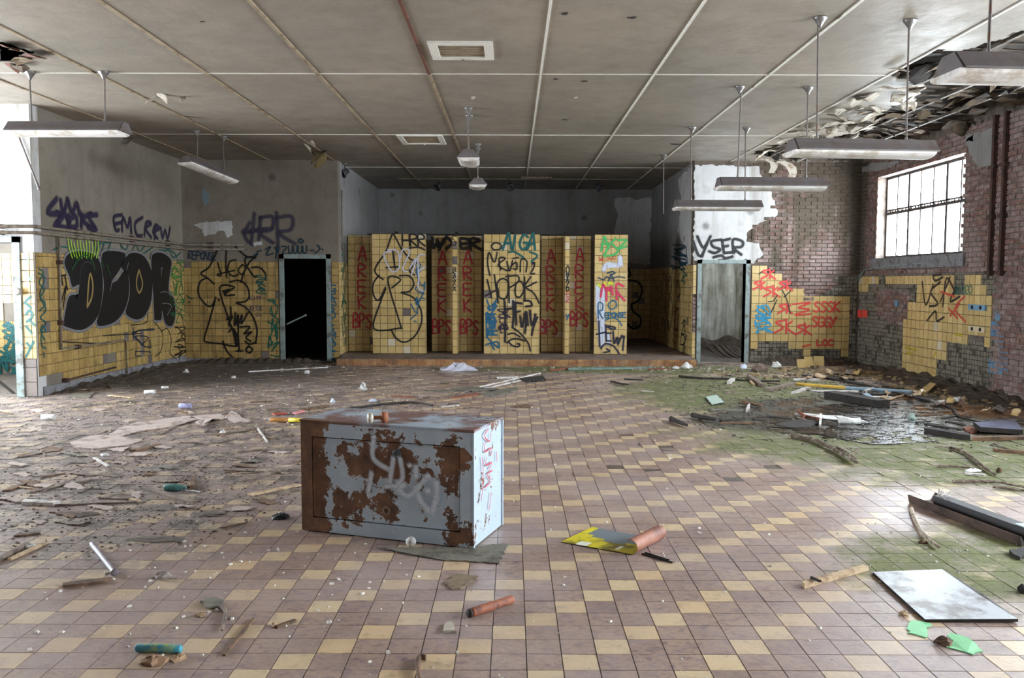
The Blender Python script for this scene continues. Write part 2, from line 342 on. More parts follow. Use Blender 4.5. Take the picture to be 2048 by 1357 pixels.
# floor bed and tiles
mb = MB(); mb.box((XFL - .3, YREAR - .3, -.2), (XR + .3, YALC + .2, -.005)); FLOOR = struct(mb.build('floor', M_BED), 'checkered cream and brown tiled floor with moss and dirt')
def frustum_mesh(name, axis, sx, sy, th, inset, mat):
    """one tile: back face full size, front face inset; lies in the plane whose normal is axis ('z','y-','x+','x-')"""
    a, b = sx / 2, sy / 2; i = inset
    pts = [(-a, -b, 0), (a, -b, 0), (a, b, 0), (-a, b, 0), (-a + i, -b + i, th), (a - i, -b + i, th), (a - i, b - i, th), (-a + i, b - i, th)]
    mp = {'z': lambda p: p, 'y-': lambda p: (p[0], -p[2], p[1]), 'x+': lambda p: (p[2], p[0], p[1]), 'x-': lambda p: (-p[2], p[0], p[1])}[axis]
    mb = MB(); mb.quadbox([mp(p) for p in pts]); return mb.mesh(name, mat)
ft = frustum_mesh('tile', 'z', .1475, .1475, .008, .0012, M_FLOOR)
ti = []
for iy in range(int((YREAR - TY) / TP), int((16.7 - TY) / TP) + 1):
    for ix in range(int((XFL - TX) / TP), int((XR - TX) / TP) + 1):
        x, y = TX + (ix + .5) * TP, TY + (iy + .5) * TP
        if y > YN and x < XL: continue
        ti.append((x, y))
def in_view(x, y): return y > 3.2 and abs(x) / y < .63
vis = sorted([p for p in ti if in_view(*p)], key=lambda p: p[1] + .05 * abs(p[0]))
first = set(vis[:300]); mb = MB()
for (x, y) in ti:
    if (x, y) in first: continue
    lift = random.gauss(0, .0006) + (random.gauss(0, .0022) if y > 6.5 else 0); t = .0725
    tx_, ty_ = random.gauss(0, .004), random.gauss(0, .004)
    if y > 6 and (x < -1.5 or y > 12) and random.random() < .05: continue
    g = [(-t, -t), (t, -t), (t, t), (-t, t)]
    mb.quadbox([(x + a * 1.012, y + b * 1.012, -.006) for a, b in g] + [(x + a, y + b, lift + a * tx_ + b * ty_) for a, b in g])
o = mb.build('tile_field', M_FLOOR, FLOOR, fix=False); o['kind'] = 'stuff'
for (x, y) in vis[:300]:
    o = bpy.data.objects.new('tile', ft); COL.objects.link(o); o.parent = FLOOR; o.location = (x, y, -.008 + random.gauss(0, .0005))
    o.rotation_euler = (random.gauss(0, .003), random.gauss(0, .003), random.gauss(0, .004))
# plain walls
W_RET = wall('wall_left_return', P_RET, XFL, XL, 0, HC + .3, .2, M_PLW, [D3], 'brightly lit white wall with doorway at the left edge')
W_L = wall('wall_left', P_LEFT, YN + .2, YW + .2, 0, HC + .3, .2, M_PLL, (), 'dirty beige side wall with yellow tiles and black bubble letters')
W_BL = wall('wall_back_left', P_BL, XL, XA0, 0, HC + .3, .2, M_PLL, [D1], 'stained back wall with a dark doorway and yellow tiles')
W_AL = wall('wall_alcove_left', P_ALL, YW + .2, YALC, 0, HC + .3, .2, M_PLB, (), 'side wall of the shower alcove nearest the dark doorway')
W_AB = wall('wall_alcove_back', P_ALB, XA0 - .2, XA1 + .2, 0, HC + .3, .2, M_PLB, (), 'bare grey wall at the back of the shower alcove')
W_AR = wall('wall_alcove_right', P_ALR, YW + .2, YALC, 0, HC + .3, .2, M_PLB, (), 'peeling side wall of the shower alcove nearest the mossy doorway')
W_BR = wall('wall_back_right', P_BR, XA1, XR, 0, HC + .3, .2, simple((98, 86, 76), .95, .35, 9, (70, 60, 48)), [D2], 'back wall with white plaster, bare brick and red scribbled tiles')
W_R = wall('wall_right', P_RIGHT, YREAR, 20.8, 0, HC + .3, .34, simple((116, 104, 96), .95, .3, 12, (84, 74, 66)), RWIN + [ROOMW], 'bare brick side wall with a barred window')
W_FL = wall('wall_far_left', Plane('x', XFL, 1), YREAR, 14.6, 0, HC + .3, .34, M_PLW, LWIN + [SIDEW])
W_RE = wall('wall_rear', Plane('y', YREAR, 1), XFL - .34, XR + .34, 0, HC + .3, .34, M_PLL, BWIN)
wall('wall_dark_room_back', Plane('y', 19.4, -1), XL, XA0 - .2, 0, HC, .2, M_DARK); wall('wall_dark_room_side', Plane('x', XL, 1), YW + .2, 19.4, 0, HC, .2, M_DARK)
W_RB = wall('wall_mossy_room_back', Plane('y', 20.3, -1), XA1 + .2, XR, 0, HC, .2, M_PLM, (), 'mossy white wall seen through the open doorway')
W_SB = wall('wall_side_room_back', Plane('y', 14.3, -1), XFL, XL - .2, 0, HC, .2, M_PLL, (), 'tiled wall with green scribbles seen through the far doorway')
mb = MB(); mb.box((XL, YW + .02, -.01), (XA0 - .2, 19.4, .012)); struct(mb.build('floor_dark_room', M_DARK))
# shower platform
mb = MB(); mb.box((-3.3, 15.86, -.05), (XA1 - .06, YW, .128)); mb.box((XA0, YW, -.05), (XA1, YALC, .128)); PLAT = struct(mb.build('floor_platform', M_PLAT), 'low raised platform under the shower stalls')
for k in range(45):
    a = -3.3 + k * .1505; mb = MB(); mb.box((a, 15.845, 0), (a + .147, 15.865, .125 + random.gauss(0, .002))); mb.build('edge_tile', M_STEP, PLAT)
# ------------------------------------------------------------------ tile, brick and patch layers on walls
_tm = {}
def tile_field(parent, pl, s0, s1, z0, z1, mat, keep=None, pitch=.15, th=.012, name='tile', alt=None, gap=.007, near=None, pz=None):
    axis = {('y', -1): 'y-', ('x', 1): 'x+', ('x', -1): 'x-', ('y', 1): 'y-'}[(pl.axis, pl.n)]; L = []; pz = pz or pitch
    na, nz = int(math.ceil((s1 - s0) / pitch - .1)), int(math.ceil((z1 - z0) / pz - .1))
    for i in range(na):
        for j in range(nz):
            a, b, c, d = s0 + i * pitch, min(s0 + (i + 1) * pitch, s1), z0 + j * pz, min(z0 + (j + 1) * pz, z1)
            if b - a < .03 or d - c < .03: continue
            if keep and not keep((a + b) / 2, (c + d) / 2): continue
            L.append((a, b, c, d))
    if L:
        mb = MB()
        for a, b, c, d in L: mb.quadbox([pl.P(x, z, o) for o in (0, .003) for x, z in ((a, c), (b, c), (b, d), (a, d))])
        mb.build('grout', M_GROUT, parent, fix=False)
    if near: L.sort(key=lambda q: near((q[0] + q[1]) / 2))
    for q in L[:300]:
        a, b, c, d = q; mt = mat
        if alt:
            for pr, am in alt:
                if random.random() < pr: mt = am; break
        k = (axis, round(b - a, 3), round(d - c, 3), mt.name, th)
        if k not in _tm: _tm[k] = frustum_mesh(name, axis, b - a - gap, d - c - gap, th, .0012, mt)
        o = bpy.data.objects.new(name, _tm[k]); COL.objects.link(o); o.parent = parent
        o.location = pl.P((a + b) / 2, (c + d) / 2, random.uniform(0, .0008)) - root_loc(parent)
    if len(L) > 300:
        mb = MB()
        for a, b, c, d in L[300:]:
            g = gap / 2; mb.quadbox([pl.P(x, z, 0) for x, z in ((a + g, c + g), (b - g, c + g), (b - g, d - g), (a + g, d - g))] + [pl.P(x, z, th) for x, z in ((a + g, c + g), (b - g, c + g), (b - g, d - g), (a + g, d - g))])
        mb.build('tile_field', mat, parent)['kind'] = 'stuff'
def inside(poly, x, y):
    r = False; n = len(poly)
    for i in range(n):
        (x1, y1), (x2, y2) = poly[i], poly[i - 1]
        if (y1 > y) != (y2 > y) and x < (x2 - x1) * (y - y1) / (y2 - y1) + x1: r = not r
    return r
def rough_poly(pts, amp, sub=4):
    out = []
    for (a, b), (c, d) in zip(pts, pts[1:] + pts[:1]):
        L = math.hypot(c - a, d - b); n = max(1, int(L / (amp * 2.2))) if sub else 1
        for k in range(n):
            t = k / n; out.append((a + (c - a) * t + (random.uniform(-amp, amp) if k else 0), b + (d - b) * t + (random.uniform(-amp, amp) if k else 0)))
    return out
def patch(parent, pl, poly, th, mat, name='plaster_patch', amp=.02, base=0.0):
    mb = MB(); q = rough_poly(poly, amp) if amp else poly
    mb.prism([pl.P(a, z, base) for a, z in q], pl.P(0, 0, th) - pl.P(0, 0, 0)); return mb.build(name, mat, parent)
def brick_field(parent, pl, s0, s1, z0, z1, keep, near):
    L = []; BL, BH = .23, .075
    for j in range(int((z1 - z0) / BH)):
        sh = (BL / 2 if j % 2 else 0)
        for i in range(-1, int((s1 - s0) / BL) + 1):
            a, b = max(s0, s0 + i * BL + sh), min(s1, s0 + (i + 1) * BL + sh); c = z0 + j * BH
            if b - a > .05 and keep((a + b) / 2, c + BH / 2): L.append((a, b, c, c + BH))
    L.sort(key=lambda q: near((q[0] + q[1]) / 2, q[2])); axis = {('y', -1): 'y-', ('x', -1): 'x-'}[(pl.axis, pl.n)]; mb = MB()
    for n, (a, b, c, d) in enumerate(L):
        off = random.gauss(0, .003)
        if n < 300:
            k = ('brick', axis, round(b - a, 2))
            if k not in _tm: _tm[k] = frustum_mesh('brick', axis, b - a - .011, BH - .012, .014, .003, M_BRICK)
            o = bpy.data.objects.new('brick', _tm[k]); COL.objects.link(o); o.parent = parent; o.location = pl.P((a + b) / 2, (c + d) / 2, off)
        else:
            g = .0055; mb.quadbox([pl.P(x, z, off) for x, z in ((a + g, c + g), (b - g, c + g), (b - g, d - g), (a + g, d - g))] + [pl.P(x, z, off + .014) for x, z in ((a + g + .002, c + g + .002), (b - g - .002, c + g + .002), (b - g - .002, d - g - .002), (a + g + .002, d - g - .002))])
    if mb.v: mb.build('brick_field', M_BRICK, parent)['kind'] = 'stuff'
# left wall, return wall and back-left wall tiles
TT = 1.97
def left_keep(s, z):
    if z < .17: return s > 12.3
    if s < 12.15 and z < .3: return False
    if 13.5 < s < 13.75 and .2 < z < .46: return False
    if 14.62 < s < 14.8 and .3 < z < .62: return False
    return True
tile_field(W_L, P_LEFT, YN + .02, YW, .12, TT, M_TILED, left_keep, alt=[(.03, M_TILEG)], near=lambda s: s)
tile_field(W_RET, P_RET, -6.69, XL, .52, TT, M_TILE)
tile_field(W_RET, P_RET, -6.69, XL, .0, .52, M_TILEG, pitch=.2)
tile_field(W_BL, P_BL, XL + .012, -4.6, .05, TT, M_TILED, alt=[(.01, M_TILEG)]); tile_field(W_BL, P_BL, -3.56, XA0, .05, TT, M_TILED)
mb = MB(); mb.box((XL, YN + .1, 0), (XL + .02, YW, .12)); struct(mb.build('baseboard_left', M_CONC)); mb = MB(); mb.box((XL, YW - .02, 0), (-4.6, YW, .06)); struct(mb.build('baseboard_back', M_CONC))
tile_field(W_SB, Plane('y', 14.3, -1), XFL, XL - .2, .3, 2.05, M_TILE, lambda s, z: not inside([(-8.6, 1.2), (-8.2, 1.15), (-8.1, .9), (-8.5, .8)], s, z))
# alcove walls
tile_field(W_AL, P_ALL, YW, 18.4, .13, TT, M_TILE); tile_field(W_AR, P_ALR, YW, YALC, .13, 1.93, M_TILE, alt=[(.05, M_TILEG)], near=lambda s: s)
tile_field(W_AB, P_ALB, 1.6, XA1, .13, 1.93, M_TILE, alt=[(.1, M_TILEG)])
for poly in ([(2.55, 2.3), (2.75, 2.5), (2.6, 2.9), (2.72, 3.3), (2.62, 3.7), (3.55, 3.75), (3.55, 2.05), (3.0, 2.1)],): patch(W_AB, P_ALB, poly, .012, M_PLW, 'paint_patch', .05)
patch(W_AR, P_ALR, [(16.9, 3.9), (18.3, 3.8), (17.9, 3.3), (18.3, 2.7), (17.6, 2.4), (17.9, 2.0), (16.9, 1.95)], .008, M_PLW, 'paint_patch', .06)
# back-right wall: plaster, brick, tiles, tile bed
pb = lambda pts: [P_BR.px(*p) for p in pts]
E5 = lambda pts: [(1320 + x / 2.8275, 280 + y / 2.8275) for x, y in pts]
PL_UP = pb(E5([(178, 142), (560, 150), (562, 190), (590, 220), (632, 300), (650, 380), (664, 425), (560, 470), (500, 515), (486, 575), (560, 585), (582, 650), (530, 700), (512, 700), (512, 680), (178, 680)]))
PL_UP = [(max(XA1 + .0, a), z) for a, z in PL_UP]; TILE_R = pb(E5([(505, 705), (620, 705), (620, 760), (705, 760), (705, 855), (800, 855), (800, 905), (1065, 905), (1065, 1180), (1050, 1235), (1015, 1235), (1015, 1180), (835, 1180), (835, 1280), (788, 1280), (788, 1180), (745, 1180), (745, 1135), (562, 1135), (562, 1180), (505, 1180)]))
D2HOLE = (3.62, 4.72)
def plaster_or(s, z): return inside(PL_UP, s, z)
patch(W_BR, P_BR, PL_UP, .016, M_PLW, 'plaster_patch', .025)
tile_field(W_BR, P_BR, 4.72, XR, .12, 2.07, M_TILE, lambda s, z: inside(TILE_R, s, z), th=.014)
tile_field(W_BR, P_BR, XA1, 3.63, .0, 1.93, M_TILE, lambda s, z: not (.55 < z < 1.35), pitch=.1, pz=.15, th=.014)
brick_field(W_BR, P_BR, 4.7, XR, 1.15, HC, lambda s, z: not inside(PL_UP, s, z) and not inside(TILE_R, s, z) and (z > 1.75 or s < 6.15 + .3 * math.sin(z * 9)), lambda s, z: abs(z - 2.2))
brick_field(W_BR, P_BR, XA1, 3.63, .55, 1.35, lambda s, z: True, lambda s, z: z)
M_SOOT = simple((62, 56, 48), .95, .4, 16, name='dark_mortar')
def bed(parent, pl, s0, s1, z0, z1, keep, th=.01):
    mb, bk = MB(), MB(); st = .0745
    for i in range(int((s1 - s0) / st)):
        for j in range(int((z1 - z0) / st)):
            c = (s0 + (i + .5) * st, z0 + (j + .5) * st)
            if not keep(*c): continue
            bk.quadbox([pl.P(c[0] + x * st / 2, c[1] + z * st / 2, o) for o in (0, .002) for x, z in ((-1, -1), (1, -1), (1, 1), (-1, 1))])
            if random.random() < .07: continue
            w = [(c[0] + x * st * .5 * random.uniform(.8, 1.0), c[1] + z * st * .5 * random.uniform(.82, 1.0)) for x, z in ((-1, -1), (1, -1), (1, 1), (-1, 1))]; t = th * random.uniform(.6, 1.1)
            mb.quadbox([pl.P(x, z, 0) for x, z in w] + [pl.P(c[0] + (x - c[0]) * .86, c[1] + (z - c[1]) * .86, t) for x, z in w])
    mb.build('tile_bed', M_BEDM, parent)['kind'] = 'stuff'; bk.build('bed_backing', M_SOOT, parent, fix=False)['kind'] = 'stuff'
bed(W_BR, P_BR, 4.72, XR, 0, 1.8, lambda s, z: not inside(TILE_R, s, z) and not (z > 1.15 and not (z <= 1.75 and s >= 6.15 + .3 * math.sin(z * 9))))
# right wall
F6 = lambda pts: [(1640 + x / 2.056, 180 + y / 2.056) for x, y in pts]
pr = lambda pts: [P_RIGHT.px(*p) for p in F6(pts)]
TILES_RW = [pr([(88, 765), (130, 765), (130, 1060), (120, 1065), (105, 1130), (80, 1130), (80, 1066)]), pr([(130, 765), (247, 765), (247, 797), (200, 800), (195, 832), (130, 830)]), pr([(272, 762), (557, 758), (557, 800), (272, 800)]),
  pr([(407, 795), (557, 795), (557, 830), (605, 830), (605, 756), (657, 756), (657, 800), (683, 805), (683, 850), (718, 850), (712, 960), (700, 1040), (610, 1028), (525, 1022), (522, 1105), (475, 1100), (472, 1190), (340, 1195), (345, 960), (365, 960), (368, 890), (407, 885)]),
  pr([(302, 1145), (340, 1148), (338, 1192), (302, 1185)]), pr([(470, 1185), (562, 1205), (562, 1245), (540, 1240), (540, 1215), (470, 1205)])]
rt = lambda s, z: any(inside(q, s, z) for q in TILES_RW)
tile_field(W_R, P_RIGHT, 11.0, YW, .06, 1.75, M_TILE, rt, alt=[(.03, M_TILEP)], th=.016, near=lambda s: s)
BLUE = pr([(705, 900), (740, 905), (745, 1000), (765, 1010), (765, 1050), (785, 1080), (775, 1130), (750, 1170), (700, 1165), (705, 1100), (740, 1090), (735, 1045), (705, 1020)])
tile_field(W_R, P_RIGHT, 11.0, YW, .0, 1.75, M_TILEB, lambda s, z: inside(BLUE, s, z) and not rt(s, z), pitch=.12, pz=.075, th=.011, name='blue_block')
hole = lambda s, z: any(a - .02 < s < b + .02 and c - .16 < z < d + .02 for a, b, c, d in RWIN)
BRK_LOW = pr([(225, 815), (370, 830), (370, 960), (300, 960), (235, 920)])
brick_field(W_R, P_RIGHT, 10.2, YW, .02, HC, lambda s, z: not hole(s, z) and not rt(s, z) and (z > 1.72 or inside(BRK_LOW, s, z) or s < 12.0), lambda s, z: s if z > 1.6 else s + 3)
bed(W_R, P_RIGHT, 12.0, YW, 0, 1.72, lambda s, z: not rt(s, z) and not inside(BRK_LOW, s, z))
for poly in ([(640, 180), (720, 150), (722, 200), (715, 330), (690, 310), (660, 320), (620, 260), (606, 210)], [(605, 185), (635, 178), (635, 210), (605, 212)], [(160, 325), (225, 300), (340, 290), (300, 318), (232, 335), (160, 340)]): patch(W_R, P_RIGHT, pr(poly), .022, M_PLB, 'plaster_patch', .02)
mb = MB(); mb.box((XR - .05, 12.8, 1.84), (XR + .34, 16.1, 2.04)); SILL = mb.build('sill', M_CONC, W_R)
# ------------------------------------------------------------------ windows
def window(name, axis, c, out, a, b, z0, z1, cols, thick, hz, label=None):
    """steel window of the wall plane at c; out = +1/-1 direction of outdoors"""
    P = (lambda s, z, o: Vector((c + out * o, s, z))) if axis == 'x' else (lambda s, z, o: Vector((s, c + out * o, z)))
    root = bpy.data.objects.new(name, None); COL.objects.link(root); root.location = P((a + b) / 2, z0, .2); struct(root, label)
    def bar(s0, s1, y0, y1, o0, o1, nm):
        mb = MB(); mb.quadbox([P(s0, y0, o0), P(s1, y0, o0), P(s1, y0, o1), P(s0, y0, o1), P(s0, y1, o0), P(s1, y1, o0), P(s1, y1, o1), P(s0, y1, o1)]); mb.build(nm, M_WINM, root)
    for q in ((a, a + .045, z0, z1), (b - .045, b, z0, z1), (a, b, z0, z0 + .045), (a, b, z1 - .045, z1)): bar(*q, .17, .23, 'window_frame')
    xs = [a + (b - a) * k / cols for k in range(cols + 1)]
    for k in range(1, cols):
        w = .034 if k in thick else .018; bar(xs[k] - w, xs[k] + w, z0, z1, .18, .22, 'mullion')
    for h in hz: bar(a, b, h - .025, h + .025, .165, .235, 'transom'); bar(a, b, h + .05, h + .075, .18, .22, 'transom')
    zs = [z0 + .02] + list(hz) + [z1 - .02]
    for k in range(cols):
        for lo, hi in zip(zs, zs[1:]):
            mb = MB(); mb.quadbox([P(xs[k] + .01, lo + .02, .198), P(xs[k + 1] - .01, lo + .02, .198), P(xs[k + 1] - .01, lo + .02, .202), P(xs[k] + .01, lo + .02, .202), P(xs[k] + .01, hi - .02, .198), P(xs[k + 1] - .01, hi - .02, .198), P(xs[k + 1] - .01, hi - .02, .202), P(xs[k] + .01, hi - .02, .202)])
            mb.build('pane', M_GLASS, root)
    return root
n = 0
for q in RWIN:
    n += 1; wn = window('window_%d' % n, 'x', XR, 1, *q, 7, (2, 5), (2.87,), 'barred steel window in the brick wall' if n == 1 else None)
    if n == 1:
        for k in range(26):                       # broken putty and glass teeth along the transom
            s = q[0] + .15 + k * .11 + random.uniform(-.03, .03); mb = MB(); h = random.uniform(.02, .07)
            mb.prism([(XR + .17, s, 2.89), (XR + .17, s + .04, 2.89), (XR + .17, s + .03, 2.89 + h), (XR + .17, s + .01, 2.89 + h * .8)], (.01, 0, 0)); mb.build('putty_crumb', M_WINM, wn)
for q in LWIN: n += 1; window('window_%d' % n, 'x', XFL, -1, *q, 8, (2, 4, 6), (2.2,))
for q in BWIN: n += 1; window('window_%d' % n, 'y', YREAR, -1, *q, 6, (3,), (2.5,))
n += 1; window('window_%d' % n, 'x', XFL, -1, *SIDEW, 3, (), (2.0,)); n += 1; window('window_%d' % n, 'x', XR, 1, *ROOMW, 4, (2,), (2.0,))
# ------------------------------------------------------------------ door frames
def door_frame(name, pl, d, w, top, label, sides=(1, 1), depth=.1):
    root = bpy.data.objects.new(name, None); COL.objects.link(root); root.location = pl.P((d[0] + d[1]) / 2, 0); struct(root, label); a, b, z = d[0], d[1], d[3]
    def pc(nm, x0, x1, z0, z1):
        mb = MB(); mb.quadbox([pl.P(x, zz, o) for zz in (z0, z1) for x, o in ((x0, .035), (x1, .035), (x1, -depth * 2), (x0, -depth * 2))]); return mb.build(nm, M_FRAME, root)
    if sides[0]: pc('jamb', a - w, a, 0, z + top)
    if sides[1]: pc('jamb', b, b + w, 0, z + top)
    pc('head', a - w * sides[0], b + w * sides[1], z, z + top); return root
door_frame('door_1', P_BL, (-4.49, -3.66, 0, 2.03), .09, .09, 'grey door frame around the pitch dark opening')
door_frame('door_2', P_BR, (3.73, 4.60, 0, 1.955), .08, .075, 'pale grey door frame before the mossy room')
d3 = door_frame('door_3', P_RET, (-7.9, -6.76, 0, 2.1), .1, .08, 'worn grey steel door post at the left edge')
mb = MB(); mb.lathe((-6.67, YN - .04, 1.44), (0, -1, 0), [(0, .02), (.03, .022), (.035, .05), (.05, .055), (.06, .03)]); mb.build('door_knob', simple((150, 140, 132), .4, .3), d3, smooth=True)
# ------------------------------------------------------------------ ceiling
mb = MB(); mb.box((XFL - .3, YREAR - .3, HC + .3), (XR + .35, YALC + .2, HC + .4)); CEIL = struct(mb.build('ceiling', simple((58, 44, 34), .95, .5, 5, (30, 24, 20), name='roof_deck')), 'panelled ceiling with stained boards, collapsed beside the window')
CX = [XFL, -7.3, -6.03, -4.76, -3.49, -2.22, -.95, .32, 1.61, 2.92, 4.27, 5.56, XR]; CY = [YREAR, -2.2, 1.8, 5.8, 9.8, 13.8, 17.68, YALC]
cc = lambda pts: [(at(1250 + x / 2.566, y / 2.566, 'z', HC).x, at(1250 + x / 2.566, y / 2.566, 'z', HC).y) for x, y in pts]
EXPO = [(4.36, 15.75), (4.69, 14.3), (5.1, 13.9), (5.45, 13.6), (5.12, 12.3), (5.2, 11.1), (4.92, 10.3), (4.34, 9.9), (4.3, 8.7), (4.55, 8.8), (4.7, 8.45), (4.8, 8.1), (4.75, 6.6), (5.0, 4.5), (5.6, 2.5), (XR, 2.0), (XR, YW), (5.35, YW), (4.7, 16.0)]
EXPO = rough_poly(EXPO, .05)
HOLE = rough_poly([(-5.95, 8.2), (-5.1, 8.5), (-4.95, 8.95), (-5.4, 9.35), (-6.0, 9.4), (-6.3, 8.8)], .06)
def clip_cells(x0, x1, y0, y1, test, n=34):
    """panel with a bite taken out: kept cells of a fine grid"""
    mb = MB(); dx, dy = (x1 - x0) / n, (y1 - y0) / (n * 2); keep = 0
    for i in range(n):
        j0 = None
        for j in range(n * 2 + 1):
            k = j < n * 2 and not test(x0 + (i + .5) * dx, y0 + (j + .5) * dy)
            if k and j0 is None: j0 = j
            if not k and j0 is not None:
                mb.box((x0 + i * dx, y0 + j0 * dy, HC), (x0 + (i + 1) * dx, y0 + j * dy, HC + .012)); j0 = None; keep += 1
    return mb
for x0, x1 in zip(CX, CX[1:]):
    for y0, y1 in zip(CY, CY[1:]):
        corners = [(x0 + (x1 - x0) * i / 6, y0 + (y1 - y0) * j / 6) for i in range(7) for j in range(7)]
        hit = [inside(EXPO, *c) or inside(HOLE, *c) for c in corners]
        if all(hit): continue
        if any(hit): mb = clip_cells(x0 + .002, x1 - .002, y0 + .002, y1 - .002, lambda x, y: inside(EXPO, x, y) or inside(HOLE, x, y))
        else: mb = MB(); mb.box((x0 + .002, y0 + .002, HC), (x1 - .002, y1 - .002, HC + .012))
        if mb.v: mb.build('ceiling_panel', M_CEIL, CEIL)
def strip(a, b, w, h, mat, nm='cover_strip'):
    mb = MB(); (x0, y0), (x1, y1) = a, b
    if abs(x1 - x0) < 1e-6: mb.box((x0 - w, y0, HC - h), (x0 + w, y1, HC + .02))
    else: mb.box((x0, y0 - w, HC - h), (x1, y0 + w, HC + .02))
    return mb.build(nm, mat, CEIL)
for x in CX[1:-1]:
    for y0, y1 in zip(CY, CY[1:]):
        m = M_STRIPB if x < 0 else M_STRIPW
        if abs(x + .95) < .01 and y1 < 13: m = M_STRIPR
        if x > 5 and y0 > 1.5 and y1 < 17: continue
        if x > 4 and y0 > 13: y1 = 15.7
        strip((x, y0), (x, y1), .017 if x < 0 else .012, .012, m)
for y in CY[1:-1]:
    for x0, x1 in zip(CX, CX[1:]):
        if x0 > 4.2 and 2 < y < 16.6: continue
        strip((x0 + .02, y), (x1 - .02, y), .009, .008, M_STRIPW)
# collapsed part: joists, laths, hanging scraps and paint flakes
M_LATH = simple((74, 58, 42), .95, .55, 7, (38, 30, 24), name='old_lath'); M_FLAKE = simple((178, 168, 154), .8, .15, 12, (128, 108, 84), name='paint_flake'); M_SCRAP = simple((92, 76, 58), .95, .4, 9, (52, 42, 34), name='board_scrap'); M_JOIST = simple((120, 112, 104), .8, .3, 9, (78, 66, 56), name='joist')
for x in (4.9, 5.56, 6.2): mb = MB(); mb.box((x - .02, 2.0, HC + .02), (x + .02, YW, HC + .06)); mb.build('joist', M_JOIST, CEIL)
mb0 = 0
y = 5.0
while y < YW - .1:
    x0 = 4.4 + random.uniform(-.1, .6); nseg = random.choice((1, 2, 2))
    for k in range(nseg):
        a = x0 + k * 1.3; b = min(XR - .02, a + random.uniform(.7, 1.25)); 
        if b - a < .3: continue
        sag = random.uniform(0, .1); mb = MB(); w = random.uniform(.03, .075)
        ps = [Vector((a + (b - a) * t, y + random.uniform(-.03, .03), HC + .14 - sag * t + random.uniform(-.02, .02))) for t in (0, .5, 1)]
        mb.rings([[p + Vector((0, -w, 0)), p + Vector((0, w, random.uniform(-.02, .02))), p + Vector((0, w, .012)), p + Vector((0, -w, .012))] for p in ps]); mb.build('lath', M_LATH, CEIL)
    y += random.uniform(.11, .2)
def flake(c, size, mat, tilt=.5, nm='paint_flake', curl=.3):
    """curled scrap of paint or board hanging from the ceiling"""
    n = random.randint(6, 9); mb = MB(); ang = random.uniform(0, 6.28); ca, sa = math.cos(ang), math.sin(ang); pts = []
    for i in range(n):
        r = size * random.uniform(.55, 1.15); t = 6.283 * i / n; x, y_ = r * math.cos(t), r * .6 * math.sin(t)
        pts.append(Vector((c[0] + x * ca - y_ * sa, c[1] + x * sa + y_ * ca, c[2] + tilt * x - curl * abs(x) * abs(x) / size)))
    mb.prism(pts, (0, 0, .004)); return mb.build(nm, mat, CEIL)
for k in range(110):
    while True:
        x, y = random.uniform(4.4, 6.8), random.uniform(6.0, 16.5)
        if inside(EXPO, x, y): break
    flake((x, y, HC + random.uniform(-.03, .1)), random.uniform(.08, .26), random.choice((M_LATH, M_LATH, M_LATH, M_DARK, M_SCRAP)), random.uniform(-.5, .5), 'hanging_scrap')
for k in range(46):
    x = random.uniform(4.3, 5.3); y = random.uniform(10.2, 14.2)
    if not inside(EXPO, x, y): flake((x, y, HC - random.uniform(.015, .05)), random.uniform(.07, .2), M_FLAKE, random.uniform(.1, .4))
for k in range(26):
    i = random.randrange(len(EXPO)); x, y = EXPO[i]
    if x < 6.7 and y < 16.5: flake((x + random.uniform(-.1, .05), y, HC - .04), random.uniform(.1, .2), M_FLAKE, random.uniform(-.6, .6))
# two long strips of paint hanging at the far end of the hole
for (u0, v0, u1, v1, w) in ((1528, 318, 1542, 346, .1), (1556, 322, 1583, 358, .12)):
    a, b = at(u0, v0, 'y', 15.6), at(u1, v1, 'y', 15.6); ps = [a + (b - a) * t + Vector((.12 * math.sin(t * 3.1), 0, .05 * math.sin(t * 3.1))) for t in (0, .25, .5, .75, 1)]
    mb = MB(); mb.rings([[p + Vector((-w * (1 - .5 * t), 0, 0)), p + Vector((w * (1 - .5 * t), 0, 0)), p + Vector((w * (1 - .5 * t), .006, 0)), p + Vector((-w * (1 - .5 * t), .006, 0))] for t, p in zip((0, .25, .5, .75, 1), ps)]); mb.build('paint_strip', M_FLAKE, CEIL)
for k in range(16): flake((random.uniform(-6.1, -5.0), random.uniform(8.3, 9.3), HC + random.uniform(0, .1)), random.uniform(.1, .25), random.choice((M_LATH, M_STRIPR, M_DARK)), random.uniform(-.4, .4), 'hanging_scrap')
for k in range(14):
    i = random.randrange(len(HOLE)); flake((HOLE[i][0] * .96 - .2, HOLE[i][1], HC - random.uniform(.0, .05)), random.uniform(.1, .2), random.choice((M_STRIPB, M_STRIPR, M_SCRAP)), random.uniform(-.3, .3), 'hanging_scrap')
for (u, v, s, t) in ((305, 198, .12, .6), (325, 192, .1, -.5), (365, 196, .1, .5), (374, 236, .09, -.4), (258, 280, .14, .7), (612, 290, .12, .9), (625, 285, .1, -.8), (947, 195, .05, .3), (1153, 195, .04, .2)):
    p = at(u, v, 'z', HC - .02); flake(p, s, M_FLAKE if v != 236 else M_STRIPB, t)
for k in range(7): p = at(638 + random.uniform(-10, 10), 300 + random.uniform(-8, 12), 'z', HC - .03); flake((p.x, p.y, HC - .03 - k * .03), .14, simple((110, 92, 60), .95, .4, 20), random.uniform(-1, 1), 'insulation_scrap')
for (u, v, s) in ((1352, 289, .12), (1130, 28, .05), (1265, 36, .05), (1168, 163, .06), (1112, 159, .05), (1130, 240, .05), (405, 44, .03)):
    p = at(u, v, 'z', HC - .005); flake(p, s, M_DARK, 0, 'dark_chip', 0)
